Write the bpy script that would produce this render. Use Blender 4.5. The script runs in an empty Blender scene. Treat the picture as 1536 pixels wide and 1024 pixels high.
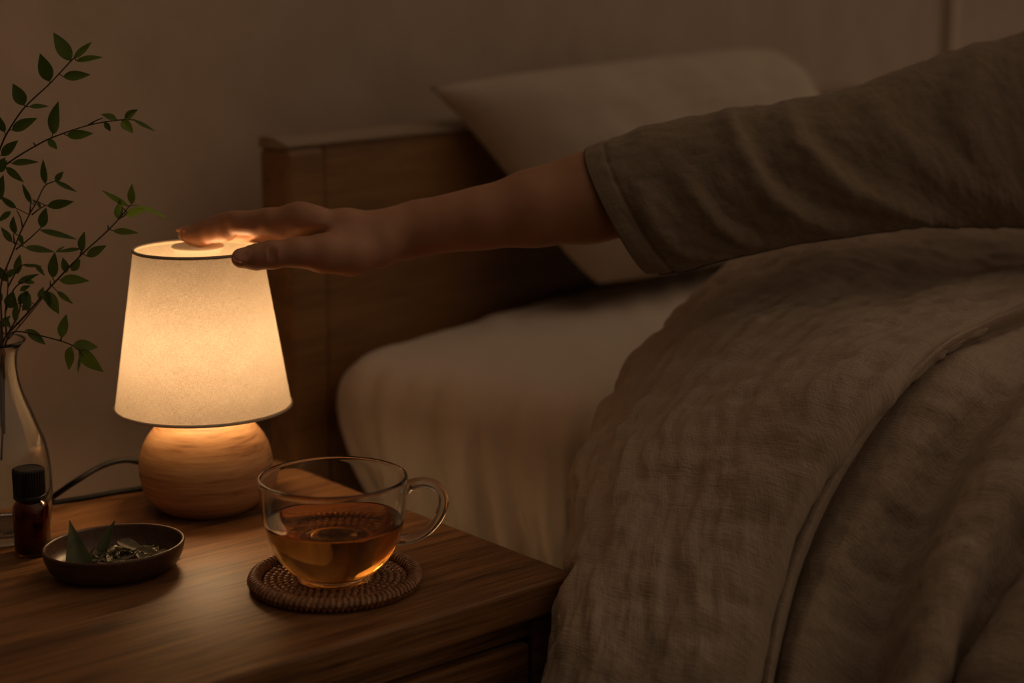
import bpy, math, random
import numpy as np
from mathutils import Vector, Matrix

SC = bpy.context.scene
COL = SC.collection
rng = np.random.default_rng(7)
random.seed(11)

# ------------------------------------------------------------------ camera
F_PX = 2455.0
CAM_Z = 0.90
PITCH = math.radians(11.7)
CP, SP = math.cos(PITCH), math.sin(PITCH)
cam_d = bpy.data.cameras.new('camera')
cam = bpy.data.objects.new('camera', cam_d)
COL.objects.link(cam)
cam.location = (0, 0, CAM_Z)
cam.rotation_euler = (math.radians(90) - PITCH, 0, 0)
cam_d.sensor_width = 36
cam_d.lens = F_PX / 1536 * 36
cam_d.clip_start = 0.01
cam_d.dof.use_dof = True
cam_d.dof.focus_distance = 1.19
cam_d.dof.aperture_fstop = 3.6
SC.camera = cam


def ray(u, v):
    du, dv = (u - 768) / F_PX, (v - 512) / F_PX
    return np.array([du, CP - dv * SP, -SP - dv * CP])


def PD(u, v, d):                                    # at depth d along the view axis
    return np.array([0, 0, CAM_Z]) + ray(u, v) * d


def PY(u, v, y):                                    # at world y
    r = ray(u, v)
    return np.array([0, 0, CAM_Z]) + r * (y / r[1])


def PZ(u, v, z):                                    # at world z
    r = ray(u, v)
    return np.array([0, 0, CAM_Z]) + r * ((z - CAM_Z) / r[2])


TABLE_Z = 0.50
# bed frame axes: a across the bed (along the headboard), b from headboard to foot
TH = math.radians(36)
E1 = np.array([math.sin(TH), math.cos(TH), 0])
E2 = np.array([math.cos(TH), -math.sin(TH), 0])
HB0 = np.array([-0.2144, 1.563, 0.0])
O = HB0 + 0.02 * E1


def AB(a, b, z):
    return O + a * E1 + b * E2 + np.array([0, 0, z])


# nightstand axes
TW = np.array([0.7604, 0.6494, 0])                   # along its width, to the right
TD = np.array([-0.6494, 0.7604, 0])                  # along its depth, to the back
TFR = np.array([0.0463, 1.113, 0])                   # front right corner of the top

# ------------------------------------------------------------------ materials


def nodes(name):
    m = bpy.data.materials.new(name)
    m.use_nodes = True
    nt = m.node_tree
    return m, nt, nt.nodes['Principled BSDF']


def N(nt, typ, **kw):
    n = nt.nodes.new(typ)
    for k, v in kw.items():
        setattr(n, k, v)
    return n


def setin(n, **kw):
    for k, v in kw.items():
        n.inputs[k.replace('_', ' ')].default_value = v


def ramp(nt, fac, stops):
    r = N(nt, 'ShaderNodeValToRGB')
    el = r.color_ramp.elements
    while len(el) < len(stops):
        el.new(0.5)
    for e, (p, c) in zip(el, stops):
        e.position = p
        e.color = (*c, 1)
    nt.links.new(fac, r.inputs[0])
    return r.outputs[0]


def mapped(nt, scale, rotz=0.0, coord='Object'):
    tc = N(nt, 'ShaderNodeTexCoord')
    mp0 = N(nt, 'ShaderNodeMapping')
    mp0.inputs['Rotation'].default_value = (0, 0, rotz)
    mp = N(nt, 'ShaderNodeMapping')
    mp.inputs['Scale'].default_value = scale
    nt.links.new(tc.outputs[coord], mp0.inputs[0])
    nt.links.new(mp0.outputs[0], mp.inputs[0])
    return mp.outputs[0]


def noise(nt, vec, scale=1, detail=3, rough=0.55, dist=0.0):
    n = N(nt, 'ShaderNodeTexNoise')
    setin(n, Scale=scale, Detail=detail, Roughness=rough, Distortion=dist)
    nt.links.new(vec, n.inputs['Vector'])
    return n.outputs['Fac']


def math_n(nt, op, a, b):
    n = N(nt, 'ShaderNodeMath', operation=op)
    for i, x in enumerate((a, b)):
        if isinstance(x, (int, float)):
            n.inputs[i].default_value = x
        else:
            nt.links.new(x, n.inputs[i])
    return n.outputs[0]


def bump(nt, bsdf, h, strength=0.3, dist=0.001):
    b = N(nt, 'ShaderNodeBump')
    setin(b, Strength=strength, Distance=dist)
    nt.links.new(h, b.inputs['Height'])
    nt.links.new(b.outputs[0], bsdf.inputs['Normal'])


def mat_plain(name, col, rough=0.6, spec=0.4, metal=0.0):
    m, nt, b = nodes(name)
    b.inputs['Base Color'].default_value = (*col, 1)
    b.inputs['Roughness'].default_value = rough
    b.inputs['Specular IOR Level'].default_value = spec
    b.inputs['Metallic'].default_value = metal
    return m


def mat_wood(name, dark, mid, light, rotz=0.0, grain=(4, 60, 60), rough=0.42, bumpd=0.0006, spec=0.45):
    m, nt, b = nodes(name)
    v = mapped(nt, grain, rotz)
    n1 = noise(nt, v, 1.0, 5, 0.62, 0.6)
    v2 = mapped(nt, tuple(g * 6.5 if i else g * 2.0 for i, g in enumerate(grain)), rotz)
    n2 = noise(nt, v2, 1.0, 3, 0.7, 0.2)
    mix = math_n(nt, 'ADD', math_n(nt, 'MULTIPLY', n1, 0.52), math_n(nt, 'MULTIPLY', n2, 0.48))
    c = ramp(nt, mix, [(0.37, dark), (0.5, mid), (0.64, light)])
    nt.links.new(c, b.inputs['Base Color'])
    r = math_n(nt, 'ADD', math_n(nt, 'MULTIPLY', n2, -0.16), rough + 0.08)
    nt.links.new(r, b.inputs['Roughness'])
    b.inputs['Specular IOR Level'].default_value = spec
    bump(nt, b, mix, 0.35, bumpd)
    return m


def mat_linen(name, col, var=0.18, rough=0.9, coord='UV', scale=1.0, sheen=0.15, bstr=0.5, bdist=0.0008, crumple=0.0):
    """woven cloth: slubby threads both ways plus soft crumple"""
    m, nt, b = nodes(name)
    warp = noise(nt, mapped(nt, (60 * scale, 900 * scale, 200 * scale), 0, coord), 1, 3, 0.6)
    weft = noise(nt, mapped(nt, (900 * scale, 60 * scale, 200 * scale), 0, coord), 1, 3, 0.6)
    big = noise(nt, mapped(nt, (18 * scale,) * 3, 0, coord), 1, 4, 0.6)
    th = math_n(nt, 'ADD', warp, weft)
    mixv = math_n(nt, 'ADD', math_n(nt, 'MULTIPLY', th, 0.4), math_n(nt, 'MULTIPLY', big, 0.2))
    lo = tuple(c * (1 - var) for c in col)
    hi = tuple(min(1, c * (1 + var)) for c in col)
    c = ramp(nt, mixv, [(0.36, lo), (0.64, hi)])
    nt.links.new(c, b.inputs['Base Color'])
    b.inputs['Roughness'].default_value = rough
    b.inputs['Specular IOR Level'].default_value = 0.15
    b.inputs['Sheen Weight'].default_value = sheen
    b.inputs['Sheen Roughness'].default_value = 0.5
    mid = noise(nt, mapped(nt, (130 * scale, 170 * scale, 130 * scale), 0, coord), 1, 4, 0.65)
    h = math_n(nt, 'ADD', math_n(nt, 'ADD', th, math_n(nt, 'MULTIPLY', big, 1.5)), math_n(nt, 'MULTIPLY', mid, crumple))
    bump(nt, b, h, bstr, bdist)
    return m


def mat_glass(name, col=(1, 1, 1), ior=1.45, rough=0.0):
    m, nt, b = nodes(name)
    b.inputs['Base Color'].default_value = (*col, 1)
    b.inputs['Transmission Weight'].default_value = 1
    b.inputs['IOR'].default_value = ior
    b.inputs['Roughness'].default_value = rough
    return m


M = {}
M['wall'] = None
m, nt, b = nodes('wall_plaster')
w1 = noise(nt, mapped(nt, (9, 9, 9)), 1, 5, 0.6)
w2 = noise(nt, mapped(nt, (320, 320, 320)), 1, 3, 0.6)
c = ramp(nt, w1, [(0.3, (0.43, 0.345, 0.27)), (0.7, (0.51, 0.41, 0.325))])
nt.links.new(c, b.inputs['Base Color'])
b.inputs['Roughness'].default_value = 0.95
b.inputs['Specular IOR Level'].default_value = 0.1
bump(nt, b, math_n(nt, 'ADD', w2, math_n(nt, 'MULTIPLY', w1, 2.0)), 0.25, 0.001)
M['wall'] = m
M['trim'] = mat_plain('painted_trim', (0.62, 0.50, 0.40), 0.7, 0.2)
M['floor'] = mat_wood('floor_boards', (0.05, 0.03, 0.018), (0.08, 0.045, 0.025), (0.12, 0.07, 0.04), 0.3, (3, 30, 30))
ang_t = -math.atan2(TW[1], TW[0])
M['table'] = mat_wood('dark_oak', (0.045, 0.019, 0.007), (0.19, 0.088, 0.032), (0.30, 0.148, 0.058), ang_t,
                      (6, 72, 72), 0.45, 0.0009, 0.34)
ang_b = -math.atan2(E1[1], E1[0])
M['bedwood'] = mat_wood('brown_bed_wood', (0.16, 0.080, 0.026), (0.23, 0.118, 0.040), (0.29, 0.150, 0.054), ang_b,
                        (4, 40, 40), 0.45, 0.0004)
M['capwood'] = mat_wood('lit_bed_cap', (0.22, 0.16, 0.11), (0.28, 0.21, 0.15), (0.33, 0.25, 0.18), ang_b,
                        (4, 40, 40), 0.5, 0.0004)  # paler than the bed wood: light on the top edge painted in
M['dishwood'] = mat_wood('walnut_dish', (0.035, 0.014, 0.006), (0.065, 0.028, 0.012), (0.10, 0.045, 0.02), 0.6,
                         (14, 90, 90), 0.38, 0.0004)
# pale turned wood of the lamp base: rings around the axis come from stretched z
m, nt, b = nodes('turned_beech')
v = mapped(nt, (9, 9, 120))
n1 = noise(nt, v, 1, 4, 0.6, 0.9)
v2 = mapped(nt, (30, 30, 420))
n2 = noise(nt, v2, 1, 3, 0.65, 0.4)
mixw = math_n(nt, 'ADD', math_n(nt, 'MULTIPLY', n1, 0.6), math_n(nt, 'MULTIPLY', n2, 0.4))
c = ramp(nt, mixw, [(0.36, (0.27, 0.135, 0.060)), (0.47, (0.47, 0.27, 0.135)), (0.62, (0.60, 0.38, 0.21))])
nt.links.new(c, b.inputs['Base Color'])
b.inputs['Roughness'].default_value = 0.55
b.inputs['Specular IOR Level'].default_value = 0.3
bump(nt, b, mixw, 0.3, 0.0006)
M['beech'] = m
# lamp shade: woven translucent fabric
m = bpy.data.materials.new('shade_fabric')
m.use_nodes = True
nt = m.node_tree
nt.nodes.clear()
out = N(nt, 'ShaderNodeOutputMaterial')
warp = noise(nt, mapped(nt, (260, 2600, 1), 0, 'UV'), 1, 3, 0.6)
weft = noise(nt, mapped(nt, (2600, 260, 1), 0, 'UV'), 1, 3, 0.6)
fine = noise(nt, mapped(nt, (1500, 1500, 1), 0, 'UV'), 1, 2, 0.6)
slub = noise(nt, mapped(nt, (45, 70, 1), 0, 'UV'), 1, 4, 0.6)
th = math_n(nt, 'ADD', math_n(nt, 'MULTIPLY', math_n(nt, 'ADD', warp, weft), 0.27), math_n(nt, 'MULTIPLY', fine, 0.46))
th2 = math_n(nt, 'ADD', math_n(nt, 'MULTIPLY', th, 0.93), math_n(nt, 'MULTIPLY', slub, 0.07))
ct = ramp(nt, th2, [(0.42, (0.145, 0.122, 0.099)), (0.58, (0.325, 0.290, 0.248))])
cd = ramp(nt, th2, [(0.36, (0.52, 0.44, 0.33)), (0.64, (0.74, 0.65, 0.52))])
tr = N(nt, 'ShaderNodeBsdfTranslucent')
df = N(nt, 'ShaderNodeBsdfDiffuse')
nt.links.new(ct, tr.inputs[0])
nt.links.new(cd, df.inputs[0])
bp = N(nt, 'ShaderNodeBump')
setin(bp, Strength=0.6, Distance=0.0006)
nt.links.new(th, bp.inputs['Height'])
nt.links.new(bp.outputs[0], tr.inputs['Normal'])
nt.links.new(bp.outputs[0], df.inputs['Normal'])
mx = N(nt, 'ShaderNodeMixShader')
mx.inputs[0].default_value = 0.45
nt.links.new(tr.outputs[0], mx.inputs[1])
nt.links.new(df.outputs[0], mx.inputs[2])
nt.links.new(mx.outputs[0], out.inputs[0])
M['shade'] = m
M['shade_trim'] = mat_linen('shade_trim_tape', (0.42, 0.34, 0.25), 0.1, coord='Object', bstr=0.2)
M['hem'] = mat_linen('shade_hem', (0.66, 0.55, 0.41), 0.1, coord='Object', bstr=0.2)
# frosted white touch button
m = bpy.data.materials.new('frosted_white')
m.use_nodes = True
nt = m.node_tree
nt.nodes.clear()
out = N(nt, 'ShaderNodeOutputMaterial')
tr = N(nt, 'ShaderNodeBsdfTranslucent')
df = N(nt, 'ShaderNodeBsdfDiffuse')
tr.inputs[0].default_value = (0.9, 0.8, 0.68, 1)
df.inputs[0].default_value = (0.82, 0.76, 0.68, 1)
mx = N(nt, 'ShaderNodeMixShader')
mx.inputs[0].default_value = 0.8
nt.links.new(tr.outputs[0], mx.inputs[1])
nt.links.new(df.outputs[0], mx.inputs[2])
nt.links.new(mx.outputs[0], out.inputs[0])
M['frost'] = m
m = bpy.data.materials.new('warm_bulb')
m.use_nodes = True
nt = m.node_tree
nt.nodes.clear()
out = N(nt, 'ShaderNodeOutputMaterial')
em = N(nt, 'ShaderNodeEmission')
em.inputs[0].default_value = (1.0, 0.615, 0.30, 1)
em.inputs[1].default_value = 52.0
nt.links.new(em.outputs[0], out.inputs[0])
M['bulb'] = m
M['black'] = mat_plain('black_plastic', (0.012, 0.011, 0.010), 0.4, 0.5)
M['cord'] = mat_plain('black_rubber', (0.010, 0.009, 0.009), 0.65, 0.2)
M['glass'] = mat_glass('clear_glass', (1, 1, 1), 1.45)
M['vaseglass'] = mat_glass('vase_glass', (0.97, 0.98, 0.96), 1.45)
M['amber'] = mat_glass('amber_glass', (0.31, 0.115, 0.032), 1.45, 0.02)
M['tea'] = mat_glass('amber_tea', (0.84, 0.45, 0.12), 1.33)
M['oil'] = mat_glass('dark_oil', (0.42, 0.15, 0.035), 1.40)
M['duvet'] = mat_linen('taupe_linen', (0.46, 0.365, 0.275), 0.14, sheen=0.12, bstr=0.7, bdist=0.0016, crumple=1.6)
M['sheet'] = mat_linen('pale_cotton', (0.66, 0.57, 0.475), 0.06, bstr=0.3, sheen=0.05)
M['pillow'] = mat_linen('oat_linen', (0.47, 0.39, 0.31), 0.08, bstr=0.35)
M['shirt'] = mat_linen('brown_linen_shirt', (0.225, 0.172, 0.118), 0.22, bstr=0.5, scale=1.1, sheen=0.18)
M['stitch'] = mat_plain('dark_thread', (0.07, 0.052, 0.037), 0.9, 0.1)
M['rattan'] = None
m, nt, b = nodes('woven_rattan')
rn = noise(nt, mapped(nt, (260, 260, 260)), 1, 3, 0.6)
c = ramp(nt, rn, [(0.3, (0.15, 0.066, 0.028)), (0.55, (0.35, 0.17, 0.08)), (0.75, (0.52, 0.29, 0.15))])
nt.links.new(c, b.inputs['Base Color'])
b.inputs['Roughness'].default_value = 0.42
M['rattan'] = m


def mat_leaf(name, c1, c2, tl):
    m = bpy.data.materials.new(name)
    m.use_nodes = True
    nt = m.node_tree
    b = nt.nodes['Principled BSDF']
    out = nt.nodes['Material Output']
    n = noise(nt, mapped(nt, (70, 70, 70)), 1, 3, 0.6)
    c = ramp(nt, n, [(0.3, c1), (0.7, c2)])
    nt.links.new(c, b.inputs['Base Color'])
    b.inputs['Roughness'].default_value = 0.5
    b.inputs['Specular IOR Level'].default_value = 0.3
    tr = N(nt, 'ShaderNodeBsdfTranslucent')
    tr.inputs[0].default_value = (*tl, 1)
    mx = N(nt, 'ShaderNodeMixShader')
    mx.inputs[0].default_value = 0.3
    nt.links.new(b.outputs[0], mx.inputs[1])
    nt.links.new(tr.outputs[0], mx.inputs[2])
    nt.links.new(mx.outputs[0], out.inputs[0])
    return m


M['leaf'] = mat_leaf('green_leaf', (0.045, 0.085, 0.018), (0.085, 0.135, 0.030), (0.10, 0.16, 0.02))
M['stem'] = mat_plain('brown_stem', (0.055, 0.038, 0.018), 0.7, 0.2)
M['dry'] = mat_leaf('dried_leaf', (0.15, 0.135, 0.085), (0.34, 0.295, 0.195), (0.1, 0.08, 0.04))
M['freshdry'] = mat_leaf('half_dried_leaf', (0.12, 0.15, 0.07), (0.23, 0.25, 0.14), (0.10, 0.12, 0.05))
# skin
m, nt, b = nodes('warm_skin')
sn = noise(nt, mapped(nt, (45, 45, 45)), 1, 4, 0.6)
c = ramp(nt, sn, [(0.3, (0.385, 0.19, 0.105)), (0.7, (0.45, 0.23, 0.13))])
nt.links.new(c, b.inputs['Base Color'])
b.inputs['Roughness'].default_value = 0.5
b.inputs['Specular IOR Level'].default_value = 0.35
b.inputs['Subsurface Weight'].default_value = 0.55
b.inputs['Subsurface Radius'].default_value = (1.0, 0.28, 0.12)
b.inputs['Subsurface Scale'].default_value = 0.008
pn = noise(nt, mapped(nt, (900, 900, 900)), 1, 2, 0.6)
bump(nt, b, pn, 0.12, 0.0004)
M['skin'] = m
m, nt, b = nodes('fingernail')
b.inputs['Base Color'].default_value = (0.54, 0.26, 0.175, 1)
b.inputs['Roughness'].default_value = 0.28
b.inputs['Subsurface Weight'].default_value = 0.4
b.inputs['Subsurface Radius'].default_value = (1.0, 0.3, 0.15)
b.inputs['Subsurface Scale'].default_value = 0.005
M['nail'] = m
M['hair'] = mat_plain('dark_brown_hair', (0.03, 0.018, 0.011), 0.5, 0.4)

# ------------------------------------------------------------------ object helpers


def tag(o, label, cat, group=None, kind=None):
    o['label'] = label
    o['category'] = cat
    if group:
        o['group'] = group
    if kind:
        o['kind'] = kind
    return o


def empty(name, loc, label, cat, group=None):
    e = bpy.data.objects.new(name, None)
    COL.objects.link(e)
    e.location = tuple(loc)
    e.empty_display_size = 0.03
    return tag(e, label, cat, group)


def root_loc(o):
    p = np.zeros(3)
    while o is not None:
        p += np.array(o.location)
        o = o.parent
    return p


def build(name, V, Fc, mat, parent=None, origin=None, smooth=True, uv=None, mats=None, fmat=None):
    """one mesh object; V are world positions"""
    V = np.asarray(V, dtype=float)
    base = root_loc(parent) if parent is not None else np.zeros(3)
    org = np.asarray(origin, float) if origin is not None else (base if parent is not None else np.zeros(3))
    me = bpy.data.meshes.new(name)
    me.from_pydata((V - org).tolist(), [], [list(map(int, f)) for f in Fc])
    me.update()
    for mm in (mats or [mat]):
        me.materials.append(mm)
    if fmat is not None:
        me.polygons.foreach_set('material_index', np.asarray(fmat, dtype=np.int32))
    if smooth:
        me.polygons.foreach_set('use_smooth', np.ones(len(me.polygons), dtype=bool))
    if uv is not None:
        lay = me.uv_layers.new(name='uv')
        idx = np.zeros(len(me.loops), dtype=np.int32)
        me.loops.foreach_get('vertex_index', idx)
        lay.data.foreach_set('uv', np.asarray(uv, float)[idx].ravel())
    o = bpy.data.objects.new(name, me)
    COL.objects.link(o)
    if parent is not None:
        o.parent = parent
    o.location = tuple(org - base)
    return o


class MB:
    def __init__(s):
        s.V, s.F, s.n = [], [], 0

    def add(s, V, F):
        V = np.asarray(V, float)
        s.V.append(V)
        s.F += [[i + s.n for i in f] for f in F]
        s.n += len(V)

    def build(s, name, mat, parent=None, **kw):
        return build(name, np.concatenate(s.V), s.F, mat, parent, **kw)


def lathe(profile, n=64, center=(0, 0, 0)):
    """profile of (r, z); r = 0 ends close to a point"""
    V, F = [], []
    rows = []
    for r, z in profile:
        if r < 1e-7:
            rows.append([len(V)])
            V.append((0, 0, z))
        else:
            rows.append(list(range(len(V), len(V) + n)))
            for k in range(n):
                t = 2 * math.pi * k / n
                V.append((r * math.cos(t), r * math.sin(t), z))
    for A, B in zip(rows[:-1], rows[1:]):
        if len(A) == 1 and len(B) == 1:
            continue
        for k in range(n):
            k2 = (k + 1) % n
            if len(A) == 1:
                F.append([A[0], B[k2], B[k]][::-1])
            elif len(B) == 1:
                F.append([A[k], A[k2], B[0]])
            else:
                F.append([A[k], A[k2], B[k2], B[k]])
    return np.array(V) + np.asarray(center), F


def catmull(P, n, closed=False):
    """resample a polyline of points through a Catmull-Rom spline, n samples by chord length"""
    P = np.asarray(P, float)
    if len(P) == 2:
        t = np.linspace(0, 1, n)[:, None]
        return P[0] * (1 - t) + P[1] * t
    Q = np.vstack([2 * P[0] - P[1], P, 2 * P[-1] - P[-2]])
    dense = []
    for i in range(1, len(Q) - 2):
        t = np.linspace(0, 1, 24, endpoint=False)[:, None]
        p0, p1, p2, p3 = Q[i - 1], Q[i], Q[i + 1], Q[i + 2]
        dense.append(0.5 * (2 * p1 + (p2 - p0) * t + (2 * p0 - 5 * p1 + 4 * p2 - p3) * t ** 2
                            + (3 * p1 - p0 - 3 * p2 + p3) * t ** 3))
    dense = np.vstack(dense + [P[-1:]])
    dd = np.r_[0, np.cumsum(np.linalg.norm(np.diff(dense[:, :3], axis=0), axis=1))]
    s = np.linspace(0, dd[-1], n)
    return np.stack([np.interp(s, dd, dense[:, k]) for k in range(P.shape[1])], axis=1)


def tube(P, R, n=12, caps=True):
    """sweep circles of radius R along P"""
    P = np.asarray(P, float)
    R = np.broadcast_to(np.asarray(R, float), (len(P),))
    T = np.gradient(P, axis=0)
    T /= np.linalg.norm(T, axis=1)[:, None] + 1e-12
    u = np.cross(T[0], [0, 0, 1.0])
    if np.linalg.norm(u) < 1e-3:
        u = np.cross(T[0], [1.0, 0, 0])
    u /= np.linalg.norm(u)
    V, F = [], []
    ph = np.arange(n) * 2 * math.pi / n
    for i in range(len(P)):
        u = u - T[i] * np.dot(u, T[i])
        u /= np.linalg.norm(u) + 1e-12
        w = np.cross(T[i], u)
        V.append(P[i] + R[i] * (np.cos(ph)[:, None] * u + np.sin(ph)[:, None] * w))
    for i in range(len(P) - 1):
        for k in range(n):
            k2 = (k + 1) % n
            F.append([i * n + k, i * n + k2, (i + 1) * n + k2, (i + 1) * n + k])
    V = np.vstack(V)
    if caps:
        c0, c1 = len(V), len(V) + 1
        V = np.vstack([V, P[0] - T[0] * R[0] * 0.4, P[-1] + T[-1] * R[-1] * 0.4])
        L = (len(P) - 1) * n
        for k in range(n):
            k2 = (k + 1) % n
            F.append([c0, k2, k])
            F.append([c1, L + k, L + k2])
    return V, F


def torus(center, R, r, n=96, k=12, nrm=None):
    t = np.arange(n) * 2 * math.pi / n
    p = np.arange(k) * 2 * math.pi / k
    V = np.stack([((R + r * np.cos(p)[None]) * np.cos(t)[:, None]).ravel(),
                  ((R + r * np.cos(p)[None]) * np.sin(t)[:, None]).ravel(),
                  (r * np.sin(p)[None] * np.ones((n, 1))).ravel()], 1)
    F = [[i * k + j, ((i + 1) % n) * k + j, ((i + 1) % n) * k + (j + 1) % k, i * k + (j + 1) % k]
         for i in range(n) for j in range(k)]
    return V + np.asarray(center), F


def rbox(c, ax, ay, az, hx, hy, hz, r=0.003, seg=2):
    """box with bevelled edges built as a superquadric-like rounded hull: 8 corner patches"""
    k = 2 * (seg + 1)
    ths = np.concatenate([np.linspace(-90, 0, seg + 1), np.linspace(0, 90, seg + 1)])
    phs = np.concatenate([np.linspace(q * 90, q * 90 + 90, seg + 1) for q in range(4)])
    V = []
    for it, t in enumerate(np.radians(ths)):
        sz = -1 if it <= seg else 1
        for ip, p in enumerate(np.radians(phs)):
            q = ip // (seg + 1)
            sx = 1 if q in (0, 3) else -1
            sy = 1 if q in (0, 1) else -1
            V.append((sx * (hx - r) + r * math.cos(t) * math.cos(p),
                      sy * (hy - r) + r * math.cos(t) * math.sin(p),
                      sz * (hz - r) + r * math.sin(t)))
    V = np.array(V)
    n = len(phs)
    F = []
    for i in range(len(ths) - 1):
        for j in range(n):
            F.append([i * n + j, i * n + (j + 1) % n, (i + 1) * n + (j + 1) % n, (i + 1) * n + j])
    F.append(list(range(n))[::-1])
    F.append(list(range((len(ths) - 1) * n, len(ths) * n)))
    W = np.asarray(c) + V[:, :1] * ax + V[:, 1:2] * ay + V[:, 2:3] * az
    return W, F


Z3 = np.array([0, 0, 1.0])
X3 = np.array([1.0, 0, 0])
Y3 = np.array([0, 1.0, 0])

_perm = rng.random((64, 64, 64))


def vnoise(P):
    """smooth value noise in 0..1"""
    P = np.asarray(P, float)
    i = np.floor(P).astype(int)
    f = P - i
    f = f * f * f * (f * (f * 6 - 15) + 10)
    r = 0
    for dx in (0, 1):
        wx = f[..., 0] if dx else 1 - f[..., 0]
        for dy in (0, 1):
            wy = f[..., 1] if dy else 1 - f[..., 1]
            for dz in (0, 1):
                wz = f[..., 2] if dz else 1 - f[..., 2]
                r = r + wx * wy * wz * _perm[(i[..., 0] + dx) % 64, (i[..., 1] + dy) % 64, (i[..., 2] + dz) % 64]
    return r


def fbm(P, oct=3, gain=0.5):
    a, s, t = 1.0, 0, 0
    for k in range(oct):
        s = s + a * (vnoise(P * (2 ** k) + 17.3 * k) - 0.5)
        t += a
        a *= gain
    return s / t


def grid_faces(nr, nc, close_c=False):
    F = []
    for i in range(nr - 1):
        for j in range(nc if close_c else nc - 1):
            j2 = (j + 1) % nc
            F.append([i * nc + j, i * nc + j2, (i + 1) * nc + j2, (i + 1) * nc + j])
    return F


def grid_normals(G, close_c=False):
    if close_c:
        Gp = np.concatenate([G[:, -1:], G, G[:, :1]], 1)
        dc = (Gp[:, 2:] - Gp[:, :-2])
    else:
        dc = np.gradient(G, axis=1)
    dr = np.gradient(G, axis=0)
    n = np.cross(dr, dc)
    n /= np.linalg.norm(n, axis=2)[..., None] + 1e-12
    return n


def loft(cols, nr, nc):
    """cols: list of polylines in 3-D; returns an nr x nc grid through them"""
    C = np.stack([catmull(c, nr) for c in cols], 1)      # nr x ncols x 3
    G = np.stack([catmull_t(C[i], nc) for i in range(nr)], 0)
    return G


def catmull_t(P, n):
    """uniform-parameter Catmull-Rom resampling (columns keep their spacing)"""
    P = np.asarray(P, float)
    Q = np.vstack([2 * P[0] - P[1], P, 2 * P[-1] - P[-2]])
    t = np.linspace(0, len(P) - 1 - 1e-9, n)
    i = np.floor(t).astype(int)
    f = (t - i)[:, None]
    p0, p1, p2, p3 = Q[i], Q[i + 1], Q[i + 2], Q[i + 3]
    return 0.5 * (2 * p1 + (p2 - p0) * f + (2 * p0 - 5 * p1 + 4 * p2 - p3) * f ** 2 + (3 * p1 - p0 - 3 * p2 + p3) * f ** 3)


def grid_uv(G):
    """arc length coordinates in metres"""
    dr = np.r_[np.zeros((1, G.shape[1])), np.cumsum(np.linalg.norm(np.diff(G, axis=0), axis=2), 0)]
    dc = np.c_[np.zeros((G.shape[0], 1)), np.cumsum(np.linalg.norm(np.diff(G, axis=1), axis=2), 1)]
    return np.stack([dc, dr], -1)


# ------------------------------------------------------------------ room shell
def slab(name, P, up, thick, mat, kind='structure'):
    P = np.asarray(P, float)
    V = np.vstack([P, P - np.asarray(up) * thick])
    F = [[0, 1, 2, 3], [7, 6, 5, 4]] + [[i, i + 4, (i + 1) % 4 + 4, (i + 1) % 4] for i in range(4)]
    o = build(name, V, F, mat, smooth=False)
    o['kind'] = kind
    return o


WALL_B = -0.14
slab('floor', [AB(-2.5, WALL_B, 0), AB(-2.5, 3.6, 0), AB(6.5, 3.6, 0), AB(6.5, WALL_B, 0)], Z3, 0.05, M['floor'])
slab('wall_back', [AB(-2.5, WALL_B, 0), AB(6.5, WALL_B, 0), AB(6.5, WALL_B, 2.5), AB(-2.5, WALL_B, 2.5)], E2, 0.08, M['wall'])
# slim vertical trim on the wall at the far right
rr = ray(1420, 40)
cc = np.array([0, 0, CAM_Z])
t_ = np.dot((AB(0, WALL_B, 0) - cc), E2) / np.dot(rr, E2)
tp = cc + rr * t_
V, F = rbox([tp[0] + E2[0] * 0.008, tp[1] + E2[1] * 0.008, 1.25], E1, E2, Z3, 0.016, 0.010, 1.245, 0.004)
o = build('trim_1', V, F, M['trim'], smooth=False, origin=(tp[0], tp[1], 0))
o['kind'] = 'structure'

# ------------------------------------------------------------------ nightstand
NW, ND = 0.48, 0.395
NSC = TFR - TW * NW / 2 + TD * ND / 2
ns = empty('nightstand', NSC, 'dark oak bedside table with a drawer, holding the lit lamp and the tea', 'nightstand')
V, F = rbox(NSC + Z3 * (TABLE_Z - 0.0125), TW, TD, Z3, NW / 2, ND / 2, 0.0125, 0.0022)
build('tabletop', V, F, M['table'], ns, smooth=False)
IN = 0.012
ztop = TABLE_Z - 0.025
zbot = 0.20
hw, hd = NW / 2 - IN, ND / 2 - IN
for s in (-1, 1):
    V, F = rbox(NSC + TW * s * (hw - 0.009) + Z3 * (ztop + zbot) / 2, TW, TD, Z3, 0.009, hd, (ztop - zbot) / 2, 0.001)
    build('side_panel', V, F, M['table'], ns, smooth=False)
V, F = rbox(NSC + TD * (hd - 0.006) + Z3 * (ztop + zbot) / 2, TW, TD, Z3, hw - 0.0185, 0.006, (ztop - zbot) / 2, 0.001)
build('back_panel', V, F, M['table'], ns, smooth=False)
V, F = rbox(NSC + Z3 * (zbot + 0.008), TW, TD, Z3, hw - 0.0185, hd - 0.0125, 0.008, 0.001)
build('shelf', V, F, M['table'], ns, smooth=False)
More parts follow.
